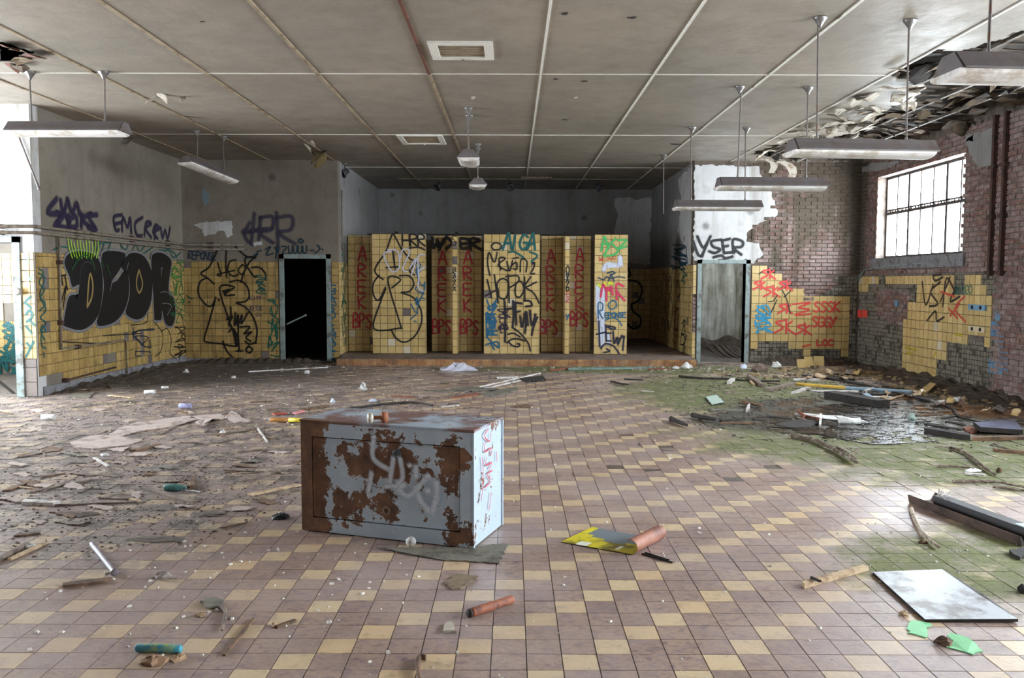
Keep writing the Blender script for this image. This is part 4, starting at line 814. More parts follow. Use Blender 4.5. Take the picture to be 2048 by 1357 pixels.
spray(W_BL, P_BL, CONE, .045, BLK, .55, .016); spray(W_BL, P_BL, [B_((345, 240), (380, 370), (345, 360), (520, 320)), B_((440, 90), (430, 250), (440, 395)), B_((540, 210), (470, 230), (450, 330), (510, 380), (560, 360)), B_((600, 260), (560, 320), (600, 360), (640, 290), (600, 260)), B_((350, 620), (362, 636))], .04, BLK, .55, .017); spray(W_BL, P_BL, [B_((400, 540), (470, 520), (420, 580), (520, 575)), B_((480, 700), (485, 800)), B_((440, 830), (500, 800), (460, 880), (500, 930), (540, 1110)), B_((530, 760), (520, 900), (560, 780), (550, 900), (600, 780), (590, 880), (660, 760)), B_((580, 910), (680, 910), (620, 980), (700, 960), (640, 1020), (690, 1060)), B_((560, 880), (560, 1000), (570, 1160)), B_((630, 1060), (680, 1090), (740, 1070)), B_((670, 1110), (640, 1150), (680, 1180), (705, 1140), (670, 1110)), B_((540, 1160), (600, 1160)), B_((460, 960), (510, 930), (550, 1010))], .05, BLK, .5, .018)
spray(W_BL, P_BL, scribble(512, 548, 534, 588, 24), .028, (22, 84, 80), .55, .017); spray(W_BL, P_BL, scribble(535, 600, 560, 712, 34), .032, (24, 96, 80), .55, .018); spray(W_BL, P_BL, words('KIM', 500, 592, 7, 9) + words('KEOX', 501, 612, 6, 10) + [B_((740, 780), (760, 800), (775, 775), (790, 800), (805, 780))], .014, (44, 40, 92), .6, .017); spray(W_BL, P_BL, [B_((20, 580), (60, 610), (90, 610)), B_((40, 655), (55, 650))], .03, (20, 60, 70), .5, .017)
spray(W_BL, P_BL, [s for s in words('GRASO SMAKED', 659, 570, 13, 13, vert=True, gap=1.03, jit=.1)], .034, (26, 92, 118), .6, .017); spray(W_AL, P_ALL, scribble(681, 490, 693, 690, 46), .028, (26, 92, 72), .55, .017)
patch(W_BL, P_BL, [P_BL.px(*p) for p in G_((140, 440), (185, 428), (250, 425), (365, 418), (372, 500), (340, 520), (320, 478), (290, 480), (240, 500), (205, 512), (190, 470))], .006, M_PLW, 'paper_patch', .02); patch(W_BL, P_BL, [P_BL.px(*p) for p in G_((200, 205), (225, 260), (240, 300), (205, 330), (185, 270))], .006, simple((112, 126, 132), .8, .2), 'paint_patch', .02); patch(W_BL, P_BL, [P_BL.px(*p) for p in G_((470, 545), (540, 535), (545, 560), (500, 570))], .006, M_PLW, 'paper_patch', .02)
# alcove walls
spray(W_AB, P_ALB, [I_((900, 770), (960, 780), (985, 830), (960, 890), (925, 910), (930, 950), (975, 990), (970, 1040), (930, 1055), (900, 1030)), I_((905, 700), (915, 740), (895, 750))], .07, BLK, .6, .017)
spray(W_AR, P_ALR, [I_((1140, 800), (1155, 745), (1165, 800), (1150, 860), (1140, 800)), I_((1145, 900), (1160, 870), (1170, 960), (1150, 1060), (1138, 1000), (1150, 900)), I_((1190, 800), (1205, 770), (1215, 840), (1200, 870)), I_((1185, 960), (1205, 940), (1200, 1060), (1180, 1040), (1185, 960))], .05, BLK, .5, .017); spray(W_AR, P_ALR, scribble(1362, 640, 1376, 712, 22), .04, (26, 24, 34), .5, .018); spray(W_AR, P_ALR, scribble(1342, 490, 1376, 540, 26), .04, (22, 62, 84), .5, .014); spray(W_AR, P_ALR, scribble(1362, 540, 1376, 575, 10), .035, (34, 96, 70), .5, .018)
# stalls
PF, PB_ = Plane('y', YF, -1), Plane('y', YB, -1)
def vword(key, pl, x, y, txt, w, h, gap, rgb=RED, wd=.045): spray(STALL[key], pl, words(txt, x, y, w, h, vert=True, gap=gap, jit=.06), wd, rgb, .6, .004)
for key, x, ys, bx, by in (('L', 717, 497, 707, 628), ('B', 877, 504, 866, 640), ('B', 928, 503, 921, 640), ('D', 1094, 502, 1080, 641), ('D', 1152, 499, 1141, 625)):
    vword(key, PB_, x, ys, 'AREK', 16, 25, 1.28); spray(STALL[key], PB_, words('BPS', bx, by, 11, 27, .05, .0, 1.15), .045, RED, .6, .004)
CO2 = [D_((395, 590), (350, 505), (335, 505), (300, 600), (235, 710), (285, 765)), D_((262, 740), (230, 780), (222, 830), (240, 880), (265, 880), (298, 810)), D_((300, 820), (268, 900), (230, 1055), (380, 1052), (385, 1030), (312, 765), (388, 765), (335, 815)), D_((380, 742), (440, 745), (465, 790), (440, 835), (390, 842), (460, 870), (505, 940), (510, 1020), (470, 1100), (410, 1135), (360, 1110), (332, 1060)), D_((390, 580), (440, 640), (480, 665), (440, 710), (470, 740)), D_((300, 695), (375, 690)), D_((340, 590), (355, 700)), D_((440, 580), (490, 575), (530, 590))]
spray(STALL['A'], PF, CO2, .042, BLK, .6, .004); spray(STALL['A'], PF, words('HRR', 805, 470, 15, 22, .0, .0, 1.05), .045, BLK, .55, .006); spray(STALL['A'], PF, [D_((330, 600), (290, 610), (300, 660), (340, 720), (380, 690), (370, 600), (310, 590)), D_((385, 640), (400, 590), (440, 600), (400, 700), (430, 720)), D_((440, 700), (480, 640), (450, 740)), D_((530, 620), (490, 630), (495, 760), (490, 810), (520, 835)), D_((490, 720), (530, 690))], .035, WHT, .6, .007)
spray(STALL['A'], PF, scribble(830, 530, 851, 610, 22) + [D_((450, 910), (480, 960), (500, 880), (530, 880)), D_((445, 1000), (490, 960)), D_((465, 1010), (480, 1015))], .03, BLU, .6, .005)
spray(STALL['B'], PB_, [D_((575, 515), (580, 580), (605, 545), (610, 575)), D_((600, 530), (625, 560), (660, 510)), D_((640, 530), (615, 590)), D_((660, 515), (690, 550), (655, 585))] + [D_((790, 530), (740, 525), (745, 580), (790, 575)), D_((745, 555), (790, 550)), D_((800, 590), (805, 525), (855, 535), (810, 555), (865, 590))], .09, BLK, .5, .004); spray(STALL['B'], Plane('y', YF - .02, -1), words('S', 905, 472, 9, 20) + words('GRASYCA', 906, 534, 6, 7, vert=True), .022, BLK, .5, .006)
spray(STALL['C'], PF, words('A IGA'.replace(' ', ''), 1006, 469, 16, 30, .02, .1), .06, TEAL, .6, .004); spray(STALL['C'], PF, [C_((215, 150), (160, 135), (120, 170), (150, 210), (210, 200), (225, 160)), C_((105, 480), (80, 350), (95, 235), (150, 340), (180, 235)), C_((215, 420), (200, 300), (265, 300), (190, 370), (290, 430)), C_((280, 330), (310, 430), (340, 320)), C_((335, 370), (380, 340), (385, 410), (345, 405)), C_((345, 300), (400, 290)), C_((420, 440), (430, 310), (490, 330), (480, 440)), C_((540, 360), (570, 340), (560, 400), (530, 455), (570, 455))], .04, BLK, .6, .006)
spray(STALL['C'], PF, [C_((300, 235), (360, 230), (440, 280), (460, 300)), C_((520, 230), (600, 270), (540, 330), (560, 350)), C_((480, 210), (530, 150))], .05, TEAL, .6, .005); spray(STALL['C'], PF, [C_((75, 520), (120, 710)), C_((150, 470), (190, 765)), C_((55, 690), (190, 620)), C_((190, 650), (180, 560), (230, 510), (290, 540), (300, 640), (260, 720), (200, 700), (190, 640)), C_((295, 470), (305, 760)), C_((270, 490), (390, 480), (400, 540), (300, 610)), C_((365, 640), (380, 560), (430, 540), (460, 620), (420, 700), (375, 690), (365, 630)), C_((465, 490), (468, 740)), C_((530, 490), (465, 600), (590, 545)), C_((465, 600), (560, 660), (620, 770))], .042, BLK, .6, .007)
spray(STALL['C'], PF, [C_((255, 740), (265, 900), (262, 1170)), C_((345, 740), (350, 900), (340, 1020)), C_((265, 830), (345, 820)), C_((370, 760), (375, 900), (380, 990)), C_((370, 760), (440, 770)), C_((372, 860), (420, 850)), C_((420, 900), (440, 1020), (480, 850), (500, 1000)), C_((460, 740), (520, 745), (540, 790), (480, 800)), C_((520, 840), (540, 1000), (580, 880)), C_((600, 910), (560, 1010), (540, 1100)), C_((490, 900), (470, 1080))], .06, (28, 22, 36), .55, .0085); spray(STALL['C'], PF, [C_((340, 1020), (420, 1080), (500, 1180), (525, 1265)), C_((290, 1090), (350, 1080), (420, 1120)), C_((280, 1180), (330, 1145), (400, 1140), (470, 1160)), C_((300, 1170), (340, 1210), (400, 1220), (415, 1195), (390, 1190))], .045, (28, 22, 36), .55, .009); spray(STALL['C'], PF, scribble(994, 618, 1022, 668, 26), .03, (44, 26, 60), .5, .008)
spray(STALL['C'], PF, scribble(972, 600, 995, 672, 34) + [C_((60, 1200), (180, 1170), (190, 1230), (70, 1110), (180, 1100)), C_((110, 1180), (150, 1250)), C_((60, 880), (160, 880)), C_((70, 960), (170, 950)), C_((70, 1050), (180, 1060)), C_((65, 900), (70, 1120))], .042, BLU, .6, .0045)
spray(STALL['D'], Plane('y', YF - .02, -1), words('OX6', 1132, 532, 7, 17, vert=True) + [], .03, BLK, .55, .006); spray(STALL['D'], Plane('y', YF - .02, -1), words('HOSK', 1133, 582, 6, 6, vert=True), .014, RED, .55, .006); spray(STALL['D'], Plane('y', YF - .02, -1), words('Y', 1132, 629, 7, 10), .03, BLU, .55, .006)
spray(STALL['E'], PF, [C_((1265, 220), (1300, 70), (1340, 200)), C_((1270, 150), (1340, 140)), C_((1420, 90), (1360, 150), (1300, 260), (1290, 275), (1400, 260), (1440, 215), (1380, 150)), C_((1440, 110), (1530, 110), (1440, 200), (1530, 170))], .055, (70, 180, 96), .5, .004); spray(STALL['E'], PF, words('WESOE', 1198, 514, 7, 9, -.15), .018, (204, 70, 50), .5, .005); spray(STALL['E'], PF, [C_((1290, 420), (1330, 360), (1450, 370), (1460, 280), (1470, 370)), C_((1340, 380), (1420, 370)), C_((1230, 580), (1230, 800), (1250, 1000), (1260, 1200)), C_((1280, 600), (1280, 1100), (1275, 1200)), C_((1330, 1090), (1340, 1190))], .11, (208, 212, 228), .6, .0035)
spray(STALL['E'], PF, [C_((1235, 500), (1290, 520), (1320, 490), (1360, 510), (1440, 490), (1510, 500)), C_((1330, 455), (1380, 435), (1410, 455), (1360, 465)), C_((1340, 540), (1370, 470), (1400, 540))], .035, (30, 60, 84), .55, .006); spray(STALL['E'], PF, [C_((1230, 570), (1270, 600)), C_((1300, 550), (1340, 660)), C_((1340, 555), (1380, 560))], .07, (220, 220, 50), .5, .006); spray(STALL['E'], PF, [C_((1260, 700), (1285, 570), (1315, 640)), C_((1320, 740), (1325, 600), (1350, 640), (1370, 590), (1385, 680)), C_((1430, 730), (1425, 570), (1500, 590)), C_((1425, 640), (1510, 740))], .055, (214, 50, 96), .5, .007)
spray(STALL['E'], PF, [C_((1385, 735), (1340, 780), (1370, 830), (1425, 800), (1415, 750), (1385, 735)), C_((1235, 930), (1235, 770), (1280, 775), (1275, 840), (1240, 850), (1285, 930)), C_((1305, 945), (1380, 920), (1440, 940), (1480, 1000))] + words('EPONSE', 1210, 626, 7, 10, -.02), .032, BLU, .6, .006); spray(STALL['E'], PF, [C_((1240, 950), (1250, 1220)), C_((1215, 1090), (1310, 1070)), C_((1310, 990), (1320, 1160)), C_((1330, 1000), (1410, 1020), (1390, 1040), (1320, 1010)), C_((1320, 1080), (1370, 1080)), C_((1320, 1160), (1370, 1160)), C_((1390, 1060), (1400, 1190), (1430, 1120), (1440, 1200), (1480, 1100)), C_((1450, 1140), (1500, 1110)), C_((1505, 1110), (1490, 1260)), C_((1260, 1240), (1310, 1190), (1400, 1220), (1470, 1325)), C_((1290, 1280), (1350, 1270), (1320, 1240))], .045, (26, 24, 52), .55, .007)
# back-right wall
spray(W_BR, P_BR, [E_((185, 570), (215, 650), (240, 655)), E_((210, 545), (245, 610), (285, 545)), E_((265, 590), (235, 660)), E_((345, 565), (290, 575), (300, 605), (340, 620), (310, 640), (275, 630)), E_((350, 570), (360, 640)), E_((350, 570), (395, 560)), E_((355, 605), (385, 600)), E_((365, 640), (420, 635)), E_((415, 640), (412, 565), (465, 575), (460, 605), (415, 612), (460, 650)), E_((300, 665), (345, 655), (370, 670), (410, 660))], .075, BLK, .5, .018)
SKS = []
for (x, y, s) in ((570, 735, 1.1), (525, 800, 1.), (585, 830, 1.2), (665, 800, 1.1), (640, 1020, 1.6), (765, 1045, 1.2), (665, 930, 1.1)): SKS += [E_((x + 40 * s, y), (x + 8 * s, y + 8 * s), (x + 34 * s, y + 26 * s), (x, y + 46 * s)), E_((x + 46 * s, y - 4 * s), (x + 44 * s, y + 46 * s)), E_((x + 66 * s, y + 4 * s), (x + 46 * s, y + 24 * s), (x + 74 * s, y + 48 * s))]
spray(W_BR, P_BR, SKS, .045, (214, 62, 60), .55, .018); spray(W_BR, P_BR, words('SSSK', 1626, 604, 13, 20, .0, .1, 1.05) + words('SGGY', 1623, 634, 12, 20, .02, .1) + words('LOC', 1633, 680, 11, 11) + [E_((750, 930), (850, 920), (780, 950), (845, 960), (760, 990), (850, 985)), E_((805, 1170), (850, 1158))], .04, (220, 66, 62), .55, .018); spray(W_BR, P_BR, scribble(1508, 612, 1545, 665, 40), .035, (52, 150, 190), .55, .02); spray(W_BR, P_BR, [E_((560, 760), (575, 745)), E_((610, 915), (640, 910), (660, 880)), E_((680, 835), (710, 890), (735, 980)), E_((700, 890), (745, 845)), E_((625, 980), (660, 905))], .03, (30, 24, 26), .5, .019)
# right wall
spray(W_R, P_RIGHT, [F_((425, 790), (440, 885), (470, 800)), F_((500, 790), (460, 830), (490, 880), (455, 890)), F_((510, 890), (525, 775), (560, 830)), F_((500, 760), (470, 765), (480, 785), (510, 770)), F_((540, 770), (500, 870)), F_((565, 810), (540, 870), (580, 850)), F_((445, 950), (480, 910), (485, 950), (515, 935))], .05, (46, 36, 34), .5, .019); spray(W_R, P_RIGHT, [F_((535, 900), (570, 940)), F_((600, 850), (560, 900), (605, 955)), F_((540, 930), (580, 880)), F_((500, 830), (560, 850))], .04, (206, 66, 58), .5, .019); spray(W_R, P_RIGHT, words('BINGO', 1912, 573, 7, 16, -.05), .022, (40, 118, 100), .55, .02); spray(W_R, P_RIGHT, [F_((355, 1060), (400, 1070)), F_((360, 1080), (385, 1090)), F_((560, 1005), (590, 1010)), F_((480, 1080), (470, 1100))], .05, (206, 186, 40), .4, .019, .7)
# ------------------------------------------------------------------ rusty metal cabinet lying in the middle
class OPlane:                                     # upright plane of a turned box
    def __init__(s, o, ux, n): s.o, s.ux, s.nv = Vector(o), Vector(ux), Vector(n)
    def P(s, a, z, off=0.0): return s.o + s.ux * a + Vector((0, 0, z)) + s.nv * off
    def px(s, u, v):
        d = Vector(ray(u, v)); e = Vector((0, 0, EYE)); t = (s.o - e).dot(s.nv) / d.dot(s.nv); p = e + d * t; return ((p - s.o).dot(s.ux), p.z - s.o.z)
FL = Vector((-1.335, 5.29, .008)); UX = Vector((1.108, -.374, 0)).normalized(); UY = Vector((.374, 1.108, 0)).normalized(); CW, CD, CH = 1.17, .52, .705
def mk_rustpaint():
    m = Mat('rusty_blue_paint'); s_ = m.n('ShaderNodeVectorMath', operation='DOT_PRODUCT'); m.put(s_.inputs[0], m.obj); s_.inputs[1].default_value = tuple(UX); s_ = s_.outputs['Value']
    d_ = m.n('ShaderNodeVectorMath', operation='DOT_PRODUCT'); m.put(d_.inputs[0], m.obj); d_.inputs[1].default_value = tuple(UY); d_ = d_.outputs['Value']; z = m.xyz(m.obj)[2]
    def sp(a, b, ra, rb): 
        x, y = m.math('DIVIDE', m.math('SUBTRACT', s_, a), ra), m.math('DIVIDE', m.math('SUBTRACT', z, b), rb)
        return m.math('SUBTRACT', 1.0, m.math('SQRT', m.math('ADD', m.math('MULTIPLY', x, x), m.math('MULTIPLY', y, y))))
    big, fine = m.noise(8, 8, .72, m.obj, .3), m.noise(26, 6, .7, m.obj)
    front = m.math('LESS_THAN', d_, .06)
    worn = m.math('MAXIMUM', sp(.55, .47, .34, .2), m.math('MAXIMUM', sp(.33, .2, .17, .14), m.mr(s_, .1, .24, 1.0, -.3)))
    worn = m.math('MAXIMUM', worn, m.math('MAXIMUM', sp(1.03, .5, .12, .2), m.math('MAXIMUM', sp(.6, .2, .1, .1), sp(1.08, .08, .12, .12))))
    worn = m.math('MULTIPLY', m.math('MAXIMUM', worn, -.4), m.math('MULTIPLY', front, .25))
    v = m.math('ADD', m.math('ADD', big, m.math('MULTIPLY', m.math('SUBTRACT', fine, .5), .3)), worn)
    v = m.math('ADD', v, m.math('MULTIPLY', m.math('SUBTRACT', front, 1.0), .035))
    rust = m.mr(v, .55, .562)
    rc = m.ramp(m.noise(9, 8, .72, m.obj), [(.3, srgb(62, 46, 38)), (.5, srgb(104, 73, 55)), (.66, srgb(130, 92, 66)), (.8, srgb(98, 74, 64))])
    bc = m.mix(m.noise(6, 5, .6, m.obj), srgb(148, 162, 178), srgb(182, 194, 206)); bc = m.mix(m.mr(m.math('SUBTRACT', v, .5), .0, .045, 0, .6), bc, srgb(198, 206, 210))
    side = m.math('GREATER_THAN', s_, 1.165); bc = m.mix(m.math('MULTIPLY', side, .3), bc, srgb(168, 182, 192))
    top = m.math('GREATER_THAN', z, .69); bc = m.mix(m.math('MULTIPLY', top, m.mr(m.noise(3.2, 4, .6, m.obj), .42, .55)), bc, srgb(122, 92, 88))
    return m.out(m.mix(rust, bc, rc), m.mr(rust, 0, 1, .42, .85), m.math('SUBTRACT', m.math('MULTIPLY', fine, .5), m.math('MULTIPLY', rust, .8)), .6, .004)
M_CAB = mk_rustpaint()
cab = empty('metal_cabinet', FL, 'rusty blue metal cabinet standing alone in the middle of the floor', 'cabinet')
CP = lambda s, d, z: FL + UX * s + UY * d + Vector((0, 0, z))
def cbox(nm, s0, s1, d0, d1, z0, z1, mat=None, par=None):
    mb = MB(); mb.quadbox([CP(s0, d0, z0), CP(s1, d0, z0), CP(s1, d1, z0), CP(s0, d1, z0), CP(s0, d0, z1), CP(s1, d0, z1), CP(s1, d1, z1), CP(s0, d1, z1)]); return mb.build(nm, mat or M_CAB, par or cab)
cbox('body', .004, CW - .004, .03, CD, 0, CH - .004)
cbox('frame_stile', 0, .075, 0, .03, 0, CH - .005); cbox('frame_stile', CW - .085, CW, 0, .03, 0, CH - .005); cbox('frame_rail', .075, CW - .085, 0, .03, CH - .1, CH - .005); cbox('frame_rail', .075, CW - .085, 0, .03, .0, .085)
dr = cbox('door', .082, CW - .092, .014, .03, .092, CH - .107)
for q in ((.082, CW - .092, .092, .1), (.082, CW - .092, CH - .115, CH - .107), (.082, .09, .092, CH - .107), (CW - .1, CW - .092, .092, CH - .107)): cbox('door_lip', q[0], q[1], .008, .02, q[2], q[3], None, dr)
mb = MB(); mb.lathe(CP(.665, .016, .53), -UY, [(0, .03), (.006, .03), (.012, .018), (.02, .016)], 14); mb.build('lock', simple((58, 66, 66), .5, .3), dr); mb = MB(); mb.lathe(CP(.59, .016, .17), -UY, [(0, .03), (.004, .03), (.005, .02), (.002, .015)], 14); mb.build('rivet_ring', simple((120, 96, 80), .7, .3), dr)
cbox('top_plate', -.006, CW + .006, -.006, CD + .006, CH - .006, CH + .004); cbox('side_flange', CW - .004, CW + .006, -.004, .012, 0, CH); cbox('side_flange', CW - .004, CW + .006, CD - .012, CD + .004, 0, CH); cbox('foot', .15, .19, .01, .06, -.012, .0, M_DARK); cbox('foot', CW - .16, CW - .1, CD - .06, CD - .01, -.006, .0, M_DARK)
CF, CS = OPlane(FL, UX, -UY), OPlane(FL + UX * CW, UY, UX); J_ = K(570, 790, 3.769)
spray(cab, CF, [J_((672, 318), (670, 480), (800, 570)), J_((655, 590), (630, 740)), J_((820, 480), (800, 690), (900, 680)), J_((870, 480), (890, 620), (850, 690), (940, 760), (1080, 610)), J_((985, 700), (1040, 820), (1110, 890)), J_((990, 540), (990, 620)), J_((1145, 660), (1150, 790)), J_((1110, 890), (1140, 800)), J_((760, 690), (850, 690))], .048, (206, 212, 222), .3, .004, .85)
for q in (J_((672, 316), (674, 320)), J_((1082, 612), (1084, 616)), J_((1078, 720), (1080, 724)), J_((945, 530), (947, 534))): spray(cab, CF, [q], .045, (214, 218, 226), .5, .006, .9)
spray(cab, CS, [J_((1520, 255), (1490, 310), (1530, 350), (1540, 290)), J_((1500, 360), (1495, 430), (1550, 400), (1540, 460)), J_((1510, 470), (1505, 530), (1550, 510), (1530, 560)), J_((1555, 570), (1515, 600), (1540, 650), (1495, 700)), J_((1475, 470), (1485, 620), (1470, 800)), J_((1545, 740), (1530, 860)), J_((1585, 430), (1588, 500))], .012, (190, 60, 80), .6, .008)
# door knob pair left on the cabinet
kp = at(757, 845, 'z', .72); t = empty('doorknob', (kp.x, kp.y, CH + .012), 'rusty door knob pair lying on top of the cabinet', 'knob'); c = Vector((kp.x, kp.y, CH + .045)); ax = Vector((.9, .38, 0)).normalized()
mb = MB(); mb.lathe(c - ax * .07, ax, [(0, .012), (.004, .03), (.018, .036), (.03, .03), (.036, .014)], 18); mb.build('knob_face', simple((196, 190, 178), .3, .2, 20, (128, 84, 58)), t, smooth=True); mb = MB(); mb.lathe(c - ax * .04, ax, [(0, .013), (.05, .011), (.055, .02), (.06, .034), (.075, .036), (.095, .03), (.1, .01)], 18); mb.build('knob_back', simple((142, 86, 54), .7, .35, 20), t, smooth=True)
# ------------------------------------------------------------------ debris builders
WGREY, WPALE, WDARK, WBRN, WRED = simple((128, 112, 100), .85, .3, 16, (90, 76, 66)), simple((186, 160, 128), .75, .2, 18, (140, 110, 84)), simple((48, 40, 36), .8, .4, 14, (28, 24, 22)), simple((112, 84, 62), .85, .3, 14, (72, 54, 42)), simple((126, 72, 52), .85, .35, 14)
WHITE, BOARD, PINKB, BARK, WPNT = simple((214, 212, 210), .6, .1, 12, (150, 142, 134)), simple((112, 106, 94), .9, .25, 18, (78, 70, 60)), simple((168, 150, 142), .9, .18, 12, (120, 106, 96)), simple((92, 76, 64), .95, .4, 24, (150, 138, 124)), simple((206, 200, 196), .55, .12, 10, (120, 104, 92))
def stick(label, a, b, w, h, mat, name='plank', cat='plank', group='broken planks and sticks on the floor', z=(0.0, 0.0), jag=.6):
    p, q = fl(*a, z[0]), fl(*b, z[1]); d = (q - p); n = Vector((-d.y, d.x, 0)).normalized() * (w / 2); up = Vector((0, 0, h)); mb = MB(); R = []
    for t in (0, .33, .66, 1):
        c = p + d * t; c.z += .0015; k = 1 - (.25 * random.random() if t in (0, 1) else .06 * random.random()); sh = d.normalized() * random.uniform(-1, 1) * w * jag if t in (0, 1) else Vector((0, 0, 0))
        R.append([c - n * k, c + n * k + sh, c + n * k + sh + up, c - n * k + up * random.uniform(.85, 1)])
    mb.rings(R); o = mb.build(name, mat, loc=(p + q) / 2); return tag(o, label, cat, group)
def branch(label, pts, r, mat=None, z=None, twigs=(), group='fallen branches on the floor', name='branch'):
    z = z or [0] * len(pts); P = [fl(*p, zz + r) for p, zz in zip(pts, z)]; Q = cr3(P); n = len(Q); t = empty(name, Vector((P[0].x, P[0].y, 0)), label, 'branch', group)
    mb = MB(); mb.tube(Q, [r * (1.0 - .45 * i / n) * random.uniform(.88, 1.12) for i in range(n)], 7, jit=.12); mb.build('limb', mat or BARK, t)
    for a, b in twigs: mb = MB(); A, B = fl(*a, r), fl(*b, r * 2.5); mb.tube([A, (A + B) / 2 + Vector((0, 0, .01)), B], [r * .5, r * .4, r * .25], 6, jit=.1); mb.build('twig', mat or BARK, t)
    return t
def cr3(P):
    if len(P) < 3: return [P[0] + (P[-1] - P[0]) * i / 4 for i in range(5)]
    xy, xz = cr([(p.x, p.y) for p in P], 4), cr([(p.x, p.z) for p in P], 4); return [Vector((a[0], a[1], b[1] + random.uniform(0, .003))) for a, b in zip(xy, xz)]
def sheet(label, poly, t, mat, name='board', cat='board', group='broken boards and flakes on the floor', lift=0.0, amp=.012, z=.0015, edge=None):
    P = [fl(*p) for p in poly]; q = rough_poly([(p.x, p.y) for p in P], amp) if amp else [(p.x, p.y) for p in P]; cx, cy = sum(a for a, _ in q) / len(q), sum(b for _, b in q) / len(q)
    ph = random.uniform(0, 6.28); pts = []
    for x, y in q: pts.append(Vector((x, y, z + lift * max(0, math.sin(math.atan2(y - cy, x - cx) + ph)))))
    mb = MB(); mb.prism(pts, (0, 0, t))
    if edge: mb.m = [0, 0] + [1] * (len(mb.m) - 2); 
    o = mb.build(name, [mat, edge] if edge else mat, loc=(cx, cy, 0)); return tag(o, label, cat, group)
def can(label, c, ang, L, R, parts, name='can', cat='can', group=None, zb=0.0):
    """lying cylinder: parts = (name, material, profile along the axis in fractions of L with radius factor)"""
    p = fl(*c); p.z = zb; ax = Vector((math.cos(ang), math.sin(ang), 0)); t = empty(name, p, label, cat, group)
    for nm, mat, prof in parts: mb = MB(); mb.lathe(p + Vector((0, 0, R + .001)) - ax * L / 2, ax, [(f * L, r * R) for f, r in prof], 16); mb.build(nm, mat, t, smooth=True)
    return t
def lump(label, c, sz, mat, name='rubble_lump', cat='rubble', group='lumps of rubble on the floor', cr_=.38):
    p = fl(*c); mb = MB(); n = 9; R = []
    for k, (f, r) in enumerate(((0, .7), (.12, 1.0), (.5, .95), (.85, .6), (1, .25))):
        R.append([p + Vector((math.cos(6.283 * i / n) * r * sz[0] * random.uniform(1 - cr_, 1 + cr_) / 2, math.sin(6.283 * i / n) * r * sz[1] * random.uniform(1 - cr_, 1 + cr_) / 2, f * sz[2] * random.uniform(.65, 1.2) if k else .001)) for i in range(n)])
    mb.rings(R); return tag(mb.build(name, mat, loc=p), label, cat, group)
# ------------------------------------------------------------------ foreground objects
sheet('dark grey warped board trapped under the cabinet corner', [(752, 1098), (860, 1100), (1020, 1090), (998, 1129), (880, 1122), (800, 1108)], .006, BOARD, lift=.004)
can('white bottle cap standing by the cabinet base', (822, 1094), 1.2, .026, .03, [('cap', WHITE, [(0, 1), (.9, 1), (1, .9), (1, .7), (.2, .7)])], 'bottle_cap', 'cap')
def yellow_sheet():
    a, b, c = fl(1122, 1086), fl(1272, 1113), fl(1185, 1058); ux = (b - a); L = ux.length; ux.normalize(); uy = Vector((-ux.y, ux.x, 0)); D = (c - a).dot(uy); sk = (c - a).dot(ux) / D
    t = empty('yellow_sheet', a, 'curled yellow plastic sheet with a grey patch on the tiles', 'sheet'); nu, nv = 26, 10; Lt = L * .93 + .165
    def S(u, v, off):
        s = u * Lt; d = v * D; r = .044; flat = L * .93; base = a + uy * d + ux * (sk * d)
        if s <= flat: p = base + ux * s + Vector((0, 0, .004 + .02 * max(0, .3 - u) * v)); nr = Vector((0, 0, 1))
        else: w = (s - flat) / r; p = base + ux * (flat + r * math.sin(w)) + Vector((0, 0, .004 + r * (1 - math.cos(w)))); nr = Vector((-math.sin(w), 0, 0)).x * ux + Vector((0, 0, math.cos(w)))
        return p + nr * off
    yel = simple((214, 196, 44), .5, .12, 9, (120, 108, 40), name='yellow_plastic'); gry = simple((112, 120, 126), .5, .1, 12); org = simple((158, 104, 84), .6, .2, 10, (118, 74, 60)); wht = simple((226, 228, 214), .5, .06)
    mb = MB()
    for off, base in ((.002, 0), (0, 0)):
        for i in range(nu + 1):
            for j in range(nv + 1): mb.v.append(S(i / nu, j / nv, off))
    n1 = (nu + 1) * (nv + 1)
    for i in range(nu):
        for j in range(nv):
            q = i * (nv + 1) + j; uu, vv = (i + .5) / nu, (j + .5) / nv
            g = vv > .42 + 1.9 * (uu - .42) ** 2 and uu > .06 and uu < .75
            w = (abs(uu - .2) < .05 and vv < .2) or (abs(uu - .56) < .03 and .1 < vv < .3)
            mb.f.append((q, q + nv + 1, q + nv + 2, q + 1)); mb.m.append(1 if g else (3 if w else 0)); mb.f.append((n1 + q + 1, n1 + q + nv + 2, n1 + q + nv + 1, n1 + q)); mb.m.append(2)
    mb.build('film', [yel, gry, org, wht], t, smooth=True, fix=False)
yellow_sheet()
t = empty('metal_rod', fl(1300, 1108), 'bent thin metal rods beside the curled yellow sheet', 'rod'); 
for a, b in (((1284, 1108), (1345, 1126)), ((1290, 1106), (1338, 1121))): mb = MB(); mb.tube([fl(*a, .006), fl(*b, .006)], .005, 6); mb.build('bar', M_DARK, t)
stick('pale squared wooden batten on the tiles in front of the white panel', (1604, 1177), (1733, 1141), .035, .028, WPALE, 'batten', 'batten'); stick('short dark twig across the pale batten', (1622, 1158), (1640, 1166), .012, .012, WDARK, 'twig', 'twig', z=(.03, .03))
sheet('large dirty white panel lying in the lower corner', [(1745, 1150), (1884, 1147), (1960, 1196), (2036, 1247), (1850, 1246)], .014, simple((178, 180, 186), .35, .08, 6, (112, 104, 100), name='white_panel'), 'white_panel', 'panel', lift=.012, amp=0, edge=WDARK)
